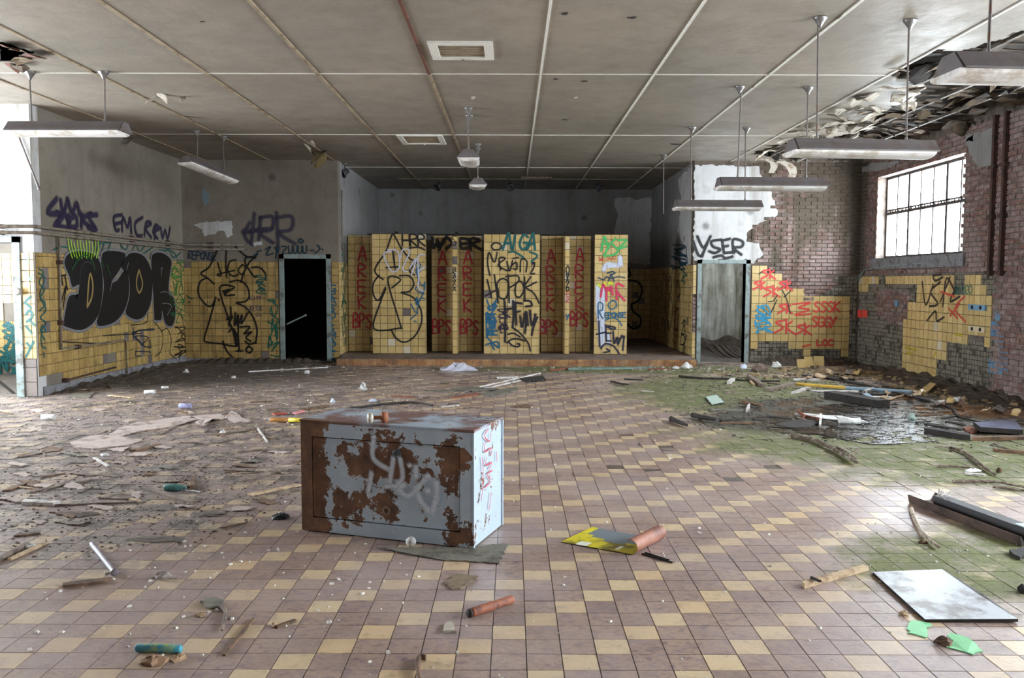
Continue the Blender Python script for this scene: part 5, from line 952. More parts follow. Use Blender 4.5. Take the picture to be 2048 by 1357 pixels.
sheet('torn green plastic scrap nearest the white panel edge', [(1822, 1243), (1862, 1250), (1852, 1278), (1815, 1268)], .004, simple((126, 196, 140), .45, .12), 'plastic_scrap', 'scrap', 'green plastic scraps'); sheet('larger torn green plastic scrap in the lower corner', [(1900, 1273), (1935, 1283), (1966, 1305), (1946, 1312), (1893, 1297)], .004, simple((126, 196, 140), .45, .12), 'plastic_scrap', 'scrap', 'green plastic scraps', lift=.012); lump('brown clod beside the larger green scrap', (1888, 1290), (.07, .06, .035), WBRN)
lump('tan pebble by the white panel edge', (1808, 1230), (.05, .04, .02), WPALE, cr_=.2)
def channel():
    a, b = fl(1845, 1005), fl(2075, 1092); t = empty('steel_trough', a, 'long dark steel trough light lying upside down by the frame edge', 'trough'); d = (b - a).normalized(); n = Vector((-d.y, d.x, 0))
    mb = MB(); pr = [(-.11, 0), (.07, 0), (.11, .06), (.10, .065), (.065, .012), (-.09, .012), (-.115, .06), (-.125, .055)]
    mb.rings([[a + d * s + n * x + Vector((0, 0, z + .002)) for x, z in pr] for s in (0, (b - a).length)]); mb.build('tray', simple((82, 64, 56), .6, .3, 12, (52, 40, 36)), t)
    mb = MB(); mb.obox(a + d * ((b - a).length * .56) + n * .02 + Vector((0, 0, .05)), d * ((b - a).length * .42), n * .045, Vector((0, 0, .036))); mb.build('ballast_box', simple((40, 36, 38), .5, .3), t); mb = MB(); mb.obox(a + d * ((b - a).length * .93) + n * .02 + Vector((0, 0, .091)), d * ((b - a).length * .08), n * .043, Vector((0, 0, .003))); mb.build('label_plate', simple((170, 196, 200), .5, .1), t)
    for k in range(9): mb = MB(); p = a + d * random.uniform(.12, .2) + n * random.uniform(-.02, .05) + Vector((0, 0, .03)); mb.tube([p, p + Vector((random.uniform(-.06, .06), random.uniform(-.05, .05), random.uniform(.05, .1)))], .004, 5); mb.build('wire', WPNT, t)
channel()
branch('bleached branch in front of the dark steel trough', [(1822, 1018), (1832, 1045), (1850, 1072), (1878, 1096)], .016, simple((170, 156, 142), .9, .25, 30, (112, 92, 78))); lump('brown stub at the foot of the bleached branch', (1846, 1087), (.05, .03, .02), WBRN)
sheet('small black slab at the frame edge above the moss', [(2018, 1108), (2048, 1102), (2068, 1116), (2040, 1122)], .02, WDARK, 'slab', 'slab'); lump('dark block cut by the frame edge below the moss', (2046, 1186), (.06, .06, .04), WDARK)
sheet('flat brown cardboard chip between the cabinet and the camera', [(890, 1172), (912, 1152), (957, 1156), (930, 1176), (906, 1182)], .008, simple((122, 104, 82), .9, .25, 20, (84, 70, 56)), 'board_chip', 'chip')
can('rusty crushed tin pipe in the foreground', (984, 1222), .72, .26, .022, [('tube', simple((150, 88, 62), .7, .35, 22, (104, 62, 50)), [(0, .9), (.05, 1), (.5, 1.02), (.55, .92), (.97, 1), (1, .9)]), ('ring', WDARK, [(-.06, .9), (-.02, 1.0), (0, .8)])], 'tin_pipe', 'pipe')
sheet('small grey stone chip left of the rusty tin pipe', [(886, 1268), (892, 1251), (903, 1249), (913, 1268)], .012, simple((170, 160, 146), .9, .15), 'stone_chip', 'chip')
branch('curved brown stick cut by the lower frame edge', [(852, 1316), (838, 1318), (836, 1340), (842, 1372)], .014, WBRN, name='bent_stick')
stick('thin straight dusty stick in the lower foreground', (508, 1240), (448, 1314), .016, .01, WBRN, 'stick', 'stick'); can('blue and green crumpled paper tube in the foreground', (318, 1306), -.08, .2, .018, [('paper', simple((64, 140, 160), .6, .2, 14, (160, 170, 80)), [(0, .8), (.03, 1), (.6, 1.06), (.97, .95), (1, .7)])], 'paper_tube', 'tube'); lump('brown crumpled clod under the blue paper tube', (306, 1328), (.12, .07, .035), simple((138, 108, 84), .9, .3)); lump('flat tan clod next to the brown crumpled one', (356, 1318), (.07, .08, .015), simple((166, 136, 106), .9, .2))
sheet('curled grey flake above the bent strip in the foreground', [(400, 1207), (425, 1199), (447, 1207), (444, 1219), (412, 1222)], .01, BOARD, 'grey_flake', 'flake', lift=.01); branch('bent grey strip hooking around the grey flake', [(438, 1214), (450, 1222), (450, 1240), (444, 1262)], .01, WGREY, name='bent_strip'); lump('small cream chip under the grey flake', (402, 1233), (.05, .03, .018), WPALE); lump('tiny pale chip next to the grey flake edge', (434, 1222), (.03, .02, .012), WHITE)
stick('short dirty twig among white crumbs in the foreground', (553, 1258), (592, 1244), .018, .012, WBRN, 'twig', 'twig'); lump('round cream pebble at the end of the dirty twig', (549, 1254), (.035, .035, .02), WPALE)
lump('pale grey stone block beyond the foreground tiles', (327, 1157), (.085, .06, .04), simple((150, 138, 132), .85, .15)); stick('brown splintered wood piece on the left foreground tiles', (126, 1175), (210, 1165), .05, .016, WBRN, 'wood_piece', 'wood'); can('purple grey metal pipe lying aslant on the left', (206, 1122), -.93, .62, .016, [('tube', simple((118, 106, 116), .45, .2, 20, (84, 70, 70)), [(0, 1), (.96, 1), (.965, 1.15), (1, 1.15), (1, .7)])], 'metal_pipe', 'pipe'); stick('flat brown slat at the left frame edge', (28, 1074), (82, 1068), .045, .01, WBRN, 'slat', 'slat')
lump('black crumpled rag beside the cabinet', (560, 1037), (.13, .09, .035), simple((30, 28, 32), .5, .4, 30), 'rag', 'rag', None, .35); stick('thin brown twig left of the cabinet foot', (445, 1058), (494, 1047), .008, .008, WBRN, 'twig', 'twig')
for i, (u, v, su, sv, lab) in enumerate(((165, 1030, .22, .12, 'left'), (420, 1030, .22, .12, 'middle'), (310, 1080, .3, .1, 'lower'))): lump('low %s heap of grey grit on the left floor' % {'left': 'outer', 'middle': 'inner', 'lower': 'nearer'}[lab], (u, v), (su, sv, .012), simple((98, 86, 78), .95, .35, 40), 'grit_heap', 'grit', 'heaps of grit on the left floor')
# ------------------------------------------------------------------ left floor litter
can('squashed teal plastic bottle among the left litter', (351, 983), -.1, .17, .026, [('body', simple((74, 120, 116), .25, .15), [(0, .8), (.04, 1), (.7, 1), (.85, .5), (.97, .4), (1, .45)])], 'plastic_bottle', 'bottle'); stick('short stub standing behind the teal bottle', (384, 979), (386, 960), .03, .03, WBRN, 'wood_stub', 'wood'); stick('white paper strip beside the teal bottle', (381, 983), (399, 986), .02, .006, WHITE, 'paper_strip', 'paper', None); stick('grey splintered plank sloping below the teal bottle', (291, 979), (388, 1006), .05, .012, WGREY)
stick('white painted wood block at the left edge', (48, 1009), (111, 1012), .06, .028, WPNT, 'wood_block', 'block'); stick('long thin dark slat beyond the white block', (112, 1013), (275, 1006), .02, .012, WGREY, 'slat', 'slat'); stick('pale split stick at the far left edge, outer', (-8, 1128), (55, 1092), .03, .02, WGREY, 'stick', 'stick'); stick('pale split stick at the far left edge, inner', (20, 1122), (90, 1090), .022, .015, WPALE, 'stick', 'stick'); lump('white crumpled paper at the far left edge', (60, 1096), (.08, .05, .025), WHITE, 'paper_ball', 'paper', None)
can('white foam tray on the far left floor', (98, 841), 0, .17, .035, [('tray', WHITE, [(0, .6), (.04, .9), (.9, 1), (.97, .8), (1, .4)])], 'foam_tray', 'tray'); can('lilac drink can lying on the left floor', (371, 818), .1, .155, .034, [('body', simple((168, 166, 200), .35, .15, 20, (120, 116, 150)), [(.02, .85), (.06, 1), (.94, 1), (.98, .85)]), ('rim', WHITE, [(0, .8), (.02, .86), (.03, .8)])], 'drink_can', 'can'); can('white crushed can near the side wall', (300, 789), .25, .15, .03, [('body', WHITE, [(0, .8), (.05, 1), (.4, .85), (.6, 1), (.95, 1), (1, .8)])], 'drink_can', 'can'); can('small white cup end near the side wall', (330, 778), .2, .1, .02, [('body', WHITE, [(0, .8), (.05, 1), (1, .8)])], 'cup', 'cup')
sheet('longest pinkish board flake across the left floor', [(212, 876), (240, 858), (290, 850), (350, 840), (394, 842), (340, 856), (270, 866), (230, 878)], .012, PINKB, 'board_flake', 'board', lift=.02); sheet('nearest curled grey board flake on the left floor', [(140, 888), (178, 878), (230, 880), (284, 884), (250, 893), (185, 900), (150, 897)], .01, PINKB, 'board_flake', 'board', lift=.03); sheet('pale board flake left of the yellow tube', [(384, 834), (440, 830), (455, 838), (424, 844), (405, 858), (390, 850), (408, 842)], .01, PINKB, 'board_flake', 'board', lift=.03); sheet('triangular pale board flake beside the yellow tube', [(452, 838), (464, 826), (502, 846), (470, 847)], .01, PINKB, 'board_flake', 'board', lift=.02); sheet('narrow curled board flake before the longest one', [(174, 880), (205, 874), (235, 880), (205, 882)], .008, PINKB, 'board_flake', 'board', lift=.02)
can('yellow and orange cartridge tube left of the cabinet', (572, 845), -.12, .36, .024, [('body', simple((176, 120, 60), .5, .25, 18), [(0, .9), (.02, 1), (.6, 1)]), ('yellow_end', simple((214, 190, 60), .45, .15), [(.6, 1.03), (.97, 1.03), (1, .8)])], 'cartridge', 'tube'); stick('red torn packet behind the cartridge tube', (548, 830), (572, 829), .06, .015, simple((170, 70, 56), .6, .3), 'packet', 'packet', None); stick('crumpled red and white packet by the cabinet edge', (588, 829), (606, 824), .06, .02, simple((190, 110, 110), .5, .4, 30, (226, 224, 224)), 'packet', 'packet', None); lump('clear plastic cup behind the cabinet, left', (666, 806), (.07, .07, .06), simple((190, 198, 214), .15, .1), 'plastic_cup', 'cup', None); lump('clear crumpled plastic behind the cabinet, right', (746, 804), (.1, .07, .04), simple((180, 186, 204), .15, .2), 'plastic_scrap', 'plastic', None); sheet('clear plastic leaf standing behind the cabinet', [(716, 779), (725, 771), (735, 779), (730, 782)], .004, WHITE, 'plastic_leaf', 'plastic', lift=.06); lump('small white crumb in front of the triangular flake', (446, 868), (.06, .05, .04), WHITE); stick('thin white splinter below the flakes', (512, 854), (535, 886), .02, .012, WPNT, 'splinter', 'splinter'); stick('brown plank from the flakes towards the cabinet', (447, 868), (530, 856), .05, .012, WGREY); stick('long weathered plank reaching the cabinet side', (474, 964), (598, 934), .06, .016, WGREY); stick('white edged plank just before the cabinet side', (500, 992), (600, 972), .05, .012, WPALE); stick('short plank against the cabinet side foot', (556, 990), (600, 982), .04, .016, WGREY); stick('dark slat crossing the tiles left of the cabinet', (448, 942), (540, 946), .025, .01, WGREY, 'slat', 'slat'); stick('mossy brown slat under the nearest flake', (268, 904), (320, 892), .06, .02, WBRN, 'slat', 'slat'); stick('dusty long strip below the nearest flake', (180, 960), (60, 986), .03, .01, WGREY, 'slat', 'slat'); stick('bleached splinter on the left wet tiles', (188, 917), (216, 934), .025, .01, WPNT, 'splinter', 'splinter'); lump('white foam crumb left of the flakes', (210, 913), (.07, .05, .03), WHITE); stick('tan lath on the dirt near the side wall', (218, 792), (264, 796), .06, .012, WPALE, 'lath', 'lath'); sheet('grey tile fragment leaning by the side wall foot', [(132, 796), (150, 788), (190, 786), (178, 797)], .012, BOARD, 'tile_fragment', 'tile'); sheet('rubble slab close to the wall pipe', [(215, 772), (250, 768), (262, 776), (225, 780)], .012, BOARD, 'slab', 'slab')
stick('long white lath lying before the dark doorway', (497, 745), (656, 736), .035, .02, WPNT, 'lath', 'lath'); lump('white lump before the dark doorway', (614, 748), (.1, .08, .06), WHITE); lump('white crumb on the dark soil by the corner', (372, 746), (.09, .07, .06), WHITE); lump('pale crumb on the dark soil further out', (467, 757), (.07, .05, .04), WHITE)
stick('red brown lath on the dirt beyond the lilac can', (418, 808), (330, 805), 0.020, .012, WBRN, 'lath', 'lath', 'laths strewn over the left floor'); stick('short grey lath right of the lilac can', (395, 818), (440, 812), 0.023, .012, WGREY, 'lath', 'lath', 'laths strewn over the left floor'); stick('brown lath lying left of the longest flake', (365, 838), (300, 846), 0.026, .012, WBRN, 'lath', 'lath', 'laths strewn over the left floor'); stick('brown lath on the far tiles left of the cabinet', (500, 806), (545, 804), 0.029, .012, WBRN, 'lath', 'lath', 'laths strewn over the left floor'); stick('grey splinter resting on the longest flake edge', (320, 870), (352, 852), 0.032, .012, WGREY, 'lath', 'lath', 'laths strewn over the left floor'); stick('grey lath before the triangular flake', (470, 880), (420, 888), 0.035, .012, WGREY, 'lath', 'lath', 'laths strewn over the left floor'); stick('grey lath halfway between flakes and cabinet', (540, 900), (470, 906), 0.038, .012, WGREY, 'lath', 'lath', 'laths strewn over the left floor'); stick('short grey lath behind the white block', (240, 990), (200, 1000), 0.041, .012, WGREY, 'lath', 'lath', 'laths strewn over the left floor'); stick('grey lath on the wet tiles at the left edge', (100, 905), (40, 915), 0.044, .012, WGREY, 'lath', 'lath', 'laths strewn over the left floor'); stick('brown lath at the left edge above the white block', (60, 965), (10, 985), 0.047, .012, WBRN, 'lath', 'lath', 'laths strewn over the left floor')
rl = random.Random(11)
HUE = {PINKB.name: 'pinkish', WGREY.name: 'grey', BOARD.name: 'dark grey', WBRN.name: 'brown', WPALE.name: 'pale', WDARK.name: 'black', M_TILE.name: 'yellow', M_TILEG.name: 'grey tiled'}
def zone(u, v): return ('at the left frame edge' if u < 110 else 'beside the cabinet' if u > 480 else 'around the curled board flakes' if v < 905 and u < 480 else 'around the teal bottle' if v > 905 and u > 270 else 'around the white painted block') + (', farther row' if (v < 860 or 940 < v < 980) else ', nearer row')
def wzone(u): return 'before the mossy doorway' if u < 1560 else 'around the yellow plank' if u < 1700 else 'around the wet beam' if u < 1830 else 'around the slate blue board'
for k in range(52):
    u, v = rl.uniform(20, 590), 820 + 230 * rl.random() ** 1.6; w, h = rl.uniform(8, 26) * (v - 560) / 330, rl.uniform(2, 5) * (v - 560) / 300; mt = rl.choice((PINKB, WGREY, BOARD, WBRN, PINKB))
    sheet('small %s board chip %s' % (HUE[mt.name], zone(u, v)), [(u - w, v + rl.uniform(-h, h)), (u - w * .2, v - h), (u + w, v + rl.uniform(-h, h)), (u + w * .3, v + h)], rl.uniform(.004, .01), mt, 'board_chip', 'chip', 'dusty chips on the left floor', lift=rl.uniform(0, .012))
for k in range(30):
    u, v = rl.uniform(20, 640), 770 + 230 * rl.random(); q = (v - 560) / 300; dx, dy = rl.uniform(-45, 45) * q, rl.uniform(-8, 8) * q
    mt = rl.choice((WGREY, WBRN, WGREY, WPALE))
    if abs(dx) + abs(dy) > 9: stick('thin %s splinter %s' % (HUE[mt.name], zone(u, v)), (u, v), (u + dx, v + dy), rl.uniform(.012, .03), .01, mt, 'splinter', 'splinter', 'dusty splinters on the left floor')
for k in range(34):
    u, v = rl.uniform(1400, 2010), rl.uniform(762, 862); q = (v - 560) / 260; dx, dy = rl.uniform(-48, 48) * q, rl.uniform(-7, 7) * q
    mt = rl.choice((WDARK, WDARK, WBRN, WGREY))
    if abs(dx) > 10 and fl(u + max(dx, 0), v).x < 6.6: stick('thin wet %s splinter %s' % (HUE[mt.name], wzone(u)), (u, v), (u + dx, v + dy), rl.uniform(.015, .04), .014, mt, 'splinter', 'splinter', 'black splinters in the wet corner')
for k in range(26):
    u = rl.uniform(1560, 2040); v = rl.uniform(742, 765) if u < 1720 else rl.uniform(775, 800) + (u - 1720) * .13; w, h = rl.uniform(5, 13), rl.uniform(2, 4); p_ = fl(u + w, v)
    mt = rl.choice((M_TILE, WPALE, M_TILEG, WBRN))
    if p_.x < 6.7 and p_.y < 16.3: sheet('broken %s shard in the wall foot rubble %s' % (HUE[mt.name], wzone(u)), [(u - w, v), (u - w * .3, v - h), (u + w, v - h * .4), (u + w * .4, v + h)], .014, mt, 'tile_shard', 'shard', 'tile shards at the brick wall foot', lift=.05, z=.03)
# ------------------------------------------------------------------ far floor litter before the stalls
def bag():
    c = fl(916, 741); t = MB(); n = 14; R = []
    for f, r in ((0, 1.1), (.2, 1.05), (.45, .9), (.7, .62), (.9, .4), (.95, .1)): R.append([c + Vector((math.cos(6.283 * i / n) * r * .3 * random.uniform(.7, 1.25), math.sin(6.283 * i / n) * r * .16 * random.uniform(.7, 1.2), .002 + f * .13 * random.uniform(.45, 1.3) * (1 if f else 0))) for i in range(n)])
    t.rings(R); tag(t.build('plastic_bag', simple((196, 194, 208), .3, .2, 30), loc=c), 'crumpled whitish plastic bag at the platform step', 'bag')
bag()
stick('pale green board lying along the platform step', (1136, 740), (1304, 738), .12, .03, simple((122, 150, 142), .6, .15, 10, (100, 110, 100)), 'board', 'board', None); stick('rusty bar end beside the pale green board', (1100, 743), (1140, 738), .06, .03, WRED); stick('rust brown plank end right of the pale green board', (1296, 740), (1340, 739), .1, .02, WRED)
stick('long white lath pointing at the stalls, upper', (1080, 748), (958, 776), .03, .02, WPNT, 'lath', 'lath'); stick('long white lath pointing at the stalls, lower', (1040, 763), (968, 779), .03, .02, WPNT, 'lath', 'lath'); stick('thin pale lath continuing towards the green board', (1150, 745), (1075, 751), .03, .015, WGREY, 'lath', 'lath'); stick('short white wood block before the stalls', (1000, 758), (1034, 756), .09, .03, WPNT, 'wood_block', 'block'); sheet('dark crumpled board by the white laths', [(1040, 760), (1085, 755), (1092, 763), (1055, 766)], .03, WDARK); stick('flat dark board in the middle distance', (850, 784), (960, 780), .14, .012, BOARD, 'board', 'board'); sheet('greenish dark board under the long laths', [(900, 780), (940, 775), (1000, 780), (950, 784)], .015, BOARD); sheet('wide grey board right of the long laths', [(955, 790), (1030, 776), (1036, 782), (985, 795)], .012, BOARD); stick('orange brown plank in the middle distance', (905, 798), (955, 790), .08, .02, WRED); stick('long thin lath from the cabinet to the boards', (878, 797), (940, 783), .03, .012, WGREY, 'lath', 'lath'); stick('cream slat behind the cabinet top', (888, 803), (912, 801), .05, .02, WPALE, 'slat', 'slat'); stick('white slat behind the cabinet top', (882, 816), (916, 813), .05, .02, WPNT, 'slat', 'slat'); stick('grey plank reaching right from behind the cabinet', (912, 816), (1034, 823), .07, .015, WGREY); stick('tan long lath behind the cabinet', (870, 820), (948, 816), .05, .015, WPALE, 'lath', 'lath'); sheet('dark triangular scrap right of the grey plank', [(1020, 815), (1050, 811), (1066, 812), (1058, 817)], .012, WBRN); branch('dark crooked stick pile behind the cabinet', [(700, 818), (780, 808), (830, 806), (865, 812)], .02, WDARK, name='crooked_stick'); stick('thin lath far left of the white laths', (768, 759), (822, 757), .04, .012, WGREY, 'lath', 'lath'); stick('red brown lath behind the cabinet', (782, 793), (830, 796), .04, .012, WRED, 'lath', 'lath'); stick('brown strip by the cabinet rear corner', (605, 822), (655, 814), .05, .02, WBRN, 'lath', 'lath'); branch('dark stick on the pale tiles right of the laths', [(1222, 764), (1240, 768), (1258, 770)], .02, WDARK, name='crooked_stick'); stick('black lath on the mossy tiles before the alcove', (1248, 760), (1285, 762), .04, .02, WDARK, 'lath', 'lath'); lump('white plaster lump at the end of the step', (1372, 737), (.22, .16, .1), WHITE); lump('white plaster crumb before the mossy doorway', (1352, 738), (.12, .1, .05), WHITE); stick('pale flat strip on the mossy tiles', (1285, 783), (1306, 785), .06, .006, WPNT, 'paper_strip', 'paper', None)
# ------------------------------------------------------------------ wet corner on the right
sheet('white green panel lying flat on the moss', [(1411, 797), (1434, 793), (1448, 808), (1424, 813)], .02, simple((186, 206, 194), .35, .08), 'panel', 'panel', edge=WDARK); stick('grey board end beside the white green panel', (1424, 823), (1495, 824), .14, .02, BOARD, 'board', 'board'); stick('short white stick at the grey board end', (1493, 826), (1499, 813), .025, .04, WPNT, 'stick', 'stick')
branch('dark log on the moss, left of the two', [(1342, 838), (1358, 845), (1374, 851)], .03, WDARK, name='log', group='dark logs on the moss'); branch('dark log on the moss, right of the two', [(1385, 831), (1408, 836), (1432, 840)], .035, WDARK, name='log', group='dark logs on the moss'); stick('dark flat batten on the wet sludge', (1440, 849), (1512, 848), .05, .02, WBRN, 'batten', 'batten')
sheet('black rubber sheet edge in the puddle', [(1550, 851), (1600, 840), (1640, 845), (1620, 857), (1580, 857)], .01, WDARK, 'rubber_sheet', 'sheet'); branch('rusty bent stick standing in the puddle', [(1597, 823), (1610, 832), (1640, 838)], .018, WRED, twigs=[((1610, 832), (1606, 838))], name='bent_stick'); stick('short white and brown stick in the puddle', (1640, 854), (1642, 832), .025, .03, WPNT, 'stick', 'stick', z=(0, .05)); can('white paper roll lying in the puddle', (1699, 849), 0, .24, .035, [('roll', WHITE, [(0, .5), (0, 1), (1, 1), (1, .5)])], 'paper_roll', 'roll'); lump('dented pale can in the puddle', (1824, 840), (.09, .07, .07), simple((150, 170, 160), .2, .2), 'dented_can', 'can', None)
sheet('white pulpy paper mush spread in the puddle', [(1592, 826), (1650, 832), (1720, 836), (1735, 845), (1700, 842), (1640, 838), (1600, 833)], .006, WHITE, 'paper_mush', 'paper', None, amp=.05)
branch('long broken branch in front of the puddle', [(1583, 872), (1625, 880), (1660, 895), (1690, 912), (1714, 926)], .026, None, twigs=[((1675, 896), (1712, 918)), ((1700, 916), (1720, 895))]); branch('forked branch near the right frame edge', [(1900, 896), (1928, 905), (1950, 922), (1975, 940), (1990, 950)], .018, None, twigs=[((1900, 896), (1870, 895)), ((1930, 906), (1965, 930))]); branch('straight twig below the forked branch', [(1874, 934), (1910, 934), (1965, 940)], .012); lump('white stone by the forked branch foot', (1945, 944), (.12, .05, .03), WHITE); lump('brown knot at the forked branch foot', (1998, 946), (.05, .04, .04), WBRN); stick('white splinter by the forked branch foot', (1930, 950), (1972, 953), .03, .015, WPNT, 'splinter', 'splinter'); branch('long bare branch below the forked one', [(1906, 964), (1950, 963), (2000, 966), (2052, 976)], .016); branch('shorter bare branch below the long one', [(1985, 975), (2020, 979), (2056, 982)], .012); stick('brown batten cut by the right frame edge', (1990, 904), (2060, 910), .05, .03, WBRN, 'batten', 'batten'); branch('thin twig above the brown batten', [(1986, 888), (2010, 897), (2026, 902)], .01)
sheet('slate blue board propped at the right frame edge', [(1946, 863), (1958, 857), (2028, 848), (2046, 870), (1960, 872)], .05, simple((96, 98, 122), .35, .15, 10, (60, 56, 66)), 'slate_board', 'board', lift=.05, edge=WDARK, amp=0); sheet('rust coloured board scrap by the slate blue board', [(1925, 860), (1940, 855), (1956, 866), (1945, 870)], .02, WRED); stick('black lath left of the slate blue board', (1850, 851), (1925, 862), .05, .02, WDARK, 'lath', 'lath'); stick('long black beam before the slate blue board', (1852, 867), (1945, 882), .09, .06, WDARK, 'beam', 'beam'); stick('brown beam continuing under the slate board', (1940, 882), (2056, 880), .08, .04, WBRN, 'beam', 'beam')
stick('yellow painted plank in the wet corner', (1588, 770), (1692, 778), .13, .03, simple((206, 164, 50), .55, .15, 10, (150, 110, 40)), 'yellow_plank', 'plank'); stick('pale blue plank continuing the yellow one', (1692, 778), (1822, 786), .1, .03, simple((134, 158, 178), .5, .15, 10), 'blue_plank', 'plank', z=(.0, 0)); stick('white plank beyond the yellow one', (1586, 762), (1640, 762), .14, .03, WPNT); stick('white short batten before the yellow plank', (1585, 789), (1618, 778), .06, .03, WPNT, 'batten', 'batten'); stick('grey batten pointing at the yellow plank', (1537, 783), (1588, 770), .1, .04, WGREY, 'batten', 'batten'); stick('long white lath before the blue plank', (1625, 784), (1715, 785), .06, .02, WPNT, 'lath', 'lath'); stick('second white lath before the blue plank', (1680, 795), (1785, 797), .07, .02, WPNT, 'lath', 'lath'); stick('white lath crossing under the blue plank', (1728, 786), (1748, 779), .05, .03, WPNT, 'lath', 'lath'); stick('heavy wet beam in front of the laths', (1656, 796), (1762, 815), .14, .1, WDARK, 'beam', 'beam'); stick('blue grey wood block on the wet beam', (1730, 791), (1748, 803), .08, .03, simple((96, 116, 130), .5, .15), 'wood_block', 'block', z=(.06, .02)); branch('pale crooked stick right of the wet beam', [(1750, 804), (1780, 799), (1806, 791)], .02, WPALE, name='crooked_stick'); stick('dark plank behind the wet beam', (1680, 789), (1790, 793), .08, .03, WDARK); stick('dark plank leading to the brick corner', (1590, 752), (1700, 762), .12, .03, WDARK); stick('long black plank on the soil behind the yellow plank', (1650, 757), (1760, 777), .12, .03, WDARK); stick('dark grey plank by the wall, further right', (1790, 787), (1868, 806), .12, .03, WDARK); stick('narrow grey lath on the dark planks', (1730, 768), (1764, 777), .04, .03, WGREY, 'lath', 'lath', z=(.05, .03)); stick('grey wedge board standing on the moss edge', (1498, 756), (1526, 775), .07, .05, WGREY, 'board', 'board'); stick('cream splinter under the grey wedge board', (1500, 764), (1508, 772), .03, .03, WPALE, 'splinter', 'splinter'); branch('long dark hose along the moss edge', [(1358, 753), (1400, 757), (1450, 758), (1500, 762), (1560, 763)], .02, WDARK, name='hose'); stick('pale stone slab left of the grey wedge board', (1457, 769), (1467, 762), .06, .05, WPNT, 'stone_slab', 'stone'); branch('brown rooty stick at the sludge edge', [(1486, 804), (1500, 808), (1524, 812)], .025, WBRN, name='root_stick')
lump('brown box shaped rubble by the door frame', (1520, 744), (.35, .2, .14), simple((110, 92, 82), .9, .2)); lump('white plaster chunk near the door frame', (1552, 736), (.18, .12, .12), WHITE); stick('cream broken tile strip by the plaster chunk', (1560, 740), (1585, 742), .06, .03, WPALE, 'tile_fragment', 'tile'); lump('white rag lump at the right door post', (1487, 738), (.14, .12, .08), simple((196, 200, 220), .7, .1))
def leaning_tile(label, u, v, w, ang, lean=.35, mat=None):
    p = fl(u, v); ux = Vector((math.cos(ang), math.sin(ang), 0)); nz = Vector((-ux.y, ux.x, 0)); up = (Vector((0, 0, 1)) + nz * lean).normalized(); mb = MB(); mb.obox(p + up * w / 2 + Vector((0, 0, .004)), ux * w / 2, up * w / 2, ux.cross(up) * .006); tag(mb.build('loose_tile', mat or M_TILE, loc=p), label, 'tile', 'loose yellow tiles in the rubble')
leaning_tile('loose yellow tile leaning in the corner rubble, left of three', 1604, 737, .17, .2); leaning_tile('loose yellow tile leaning in the corner rubble, tilted middle one', 1620, 734, .19, .35); leaning_tile('loose yellow tile leaning in the corner rubble, beside the tilted one', 1638, 733, .19, -.2); leaning_tile('loose yellow tile standing higher in the brick corner', 1672, 724, .17, 0, .15)
sheet('yellow tile lying flat before the tiled wall foot', [(1843, 781), (1860, 774), (1872, 779), (1856, 786)], .02, M_TILE, 'loose_tile', 'tile', 'loose yellow tiles in the rubble', lift=.06, amp=0); sheet('cream brick lying by the wall further right', [(1906, 803), (1930, 800), (1931, 805), (1907, 808)], .05, WPALE, 'brick_piece', 'brick', None, amp=0); sheet('pale slab on the soil before the wall', [(1866, 806), (1890, 803), (1900, 808), (1880, 812)], .02, WPNT, 'slab', 'slab')
branch('black hose curling to the slate board', [(1868, 806), (1905, 818), (1915, 832), (1950, 843), (1990, 850)], .016, WDARK, name='hose')
def mk_water():
    m = Mat('murky_water'); isl = m.mr(m.noise(3.6, 6, .7), .46, .52); h = m.math('ADD', m.noise(8, 4, .6), m.math('MULTIPLY', m.noise(34, 3, .6), .35))
    return m.out(m.mix(m.noise(6, 5), srgb(30, 30, 32), srgb(66, 62, 56)), .05, h, .55, .03, alpha=isl)
P = [fl(*p) for p in [(1500, 842), (1560, 826), (1640, 812), (1720, 806), (1800, 797), (1880, 815), (1935, 838), (1900, 864), (1840, 886), (1740, 890), (1660, 880), (1570, 868)]]; q = rough_poly([(p.x, p.y) for p in P], .08); mb = MB(); mb.prism([Vector((x, y, .001)) for x, y in q], (0, 0, .006)); tag(mb.build('puddle', mk_water(), loc=(4.4, 9.8, 0)), 'shallow murky puddle reflecting the window on the mossy floor', 'puddle')
# ------------------------------------------------------------------ uncountable: soil banks, rubble crumbs, grit
def bank(name, label, pts, w, h, mat, seed):
    """low uneven bank of soil along a wall foot"""
    rnd = random.Random(seed); mb = MB(); N = len(pts); R = []; n = 14; M_ = 110; fr = 1.6 if w < 1 else .45
    wob = lambda a, b: .5 + .2 * math.sin(a * 2.1 + seed) * math.cos(b * 3.3 - seed) + .18 * math.sin(a * 5.3 - b * 4.1) + .12 * math.sin(a * 11.7 + b * 9.1 + seed)
    for k in range(M_ + 1):
        f = k / M_ * (N - 1); i = min(int(f), N - 2); t = f - i; a, b = Vector(pts[i]), Vector(pts[i + 1]); c = a + (b - a) * t; d = (b - a).normalized(); nn = Vector((-d.y, d.x, 0)); e = min(1, 5 * k / M_, 5 * (1 - k / M_)); row = []
        for j in range(n):
            v = j / (n - 1); q = c + nn * (w * v * (.8 + .4 * wob(k * .17, 3))); row.append(q + Vector((0, 0, -.012 + e * (1 - v) ** 1.3 * h * 2 * wob((q.x + q.y) * fr, (q.x - q.y) * fr) + rnd.uniform(0, .012) * (1 - v))))
        R.append(row)
    mb.rings(R, closed=False, caps=False); o = mb.build(name, mat); tag(o, label, 'soil', kind='stuff')
M_SOIL = simple((82, 70, 60), .95, .45, 22, (52, 44, 38), name='soil')
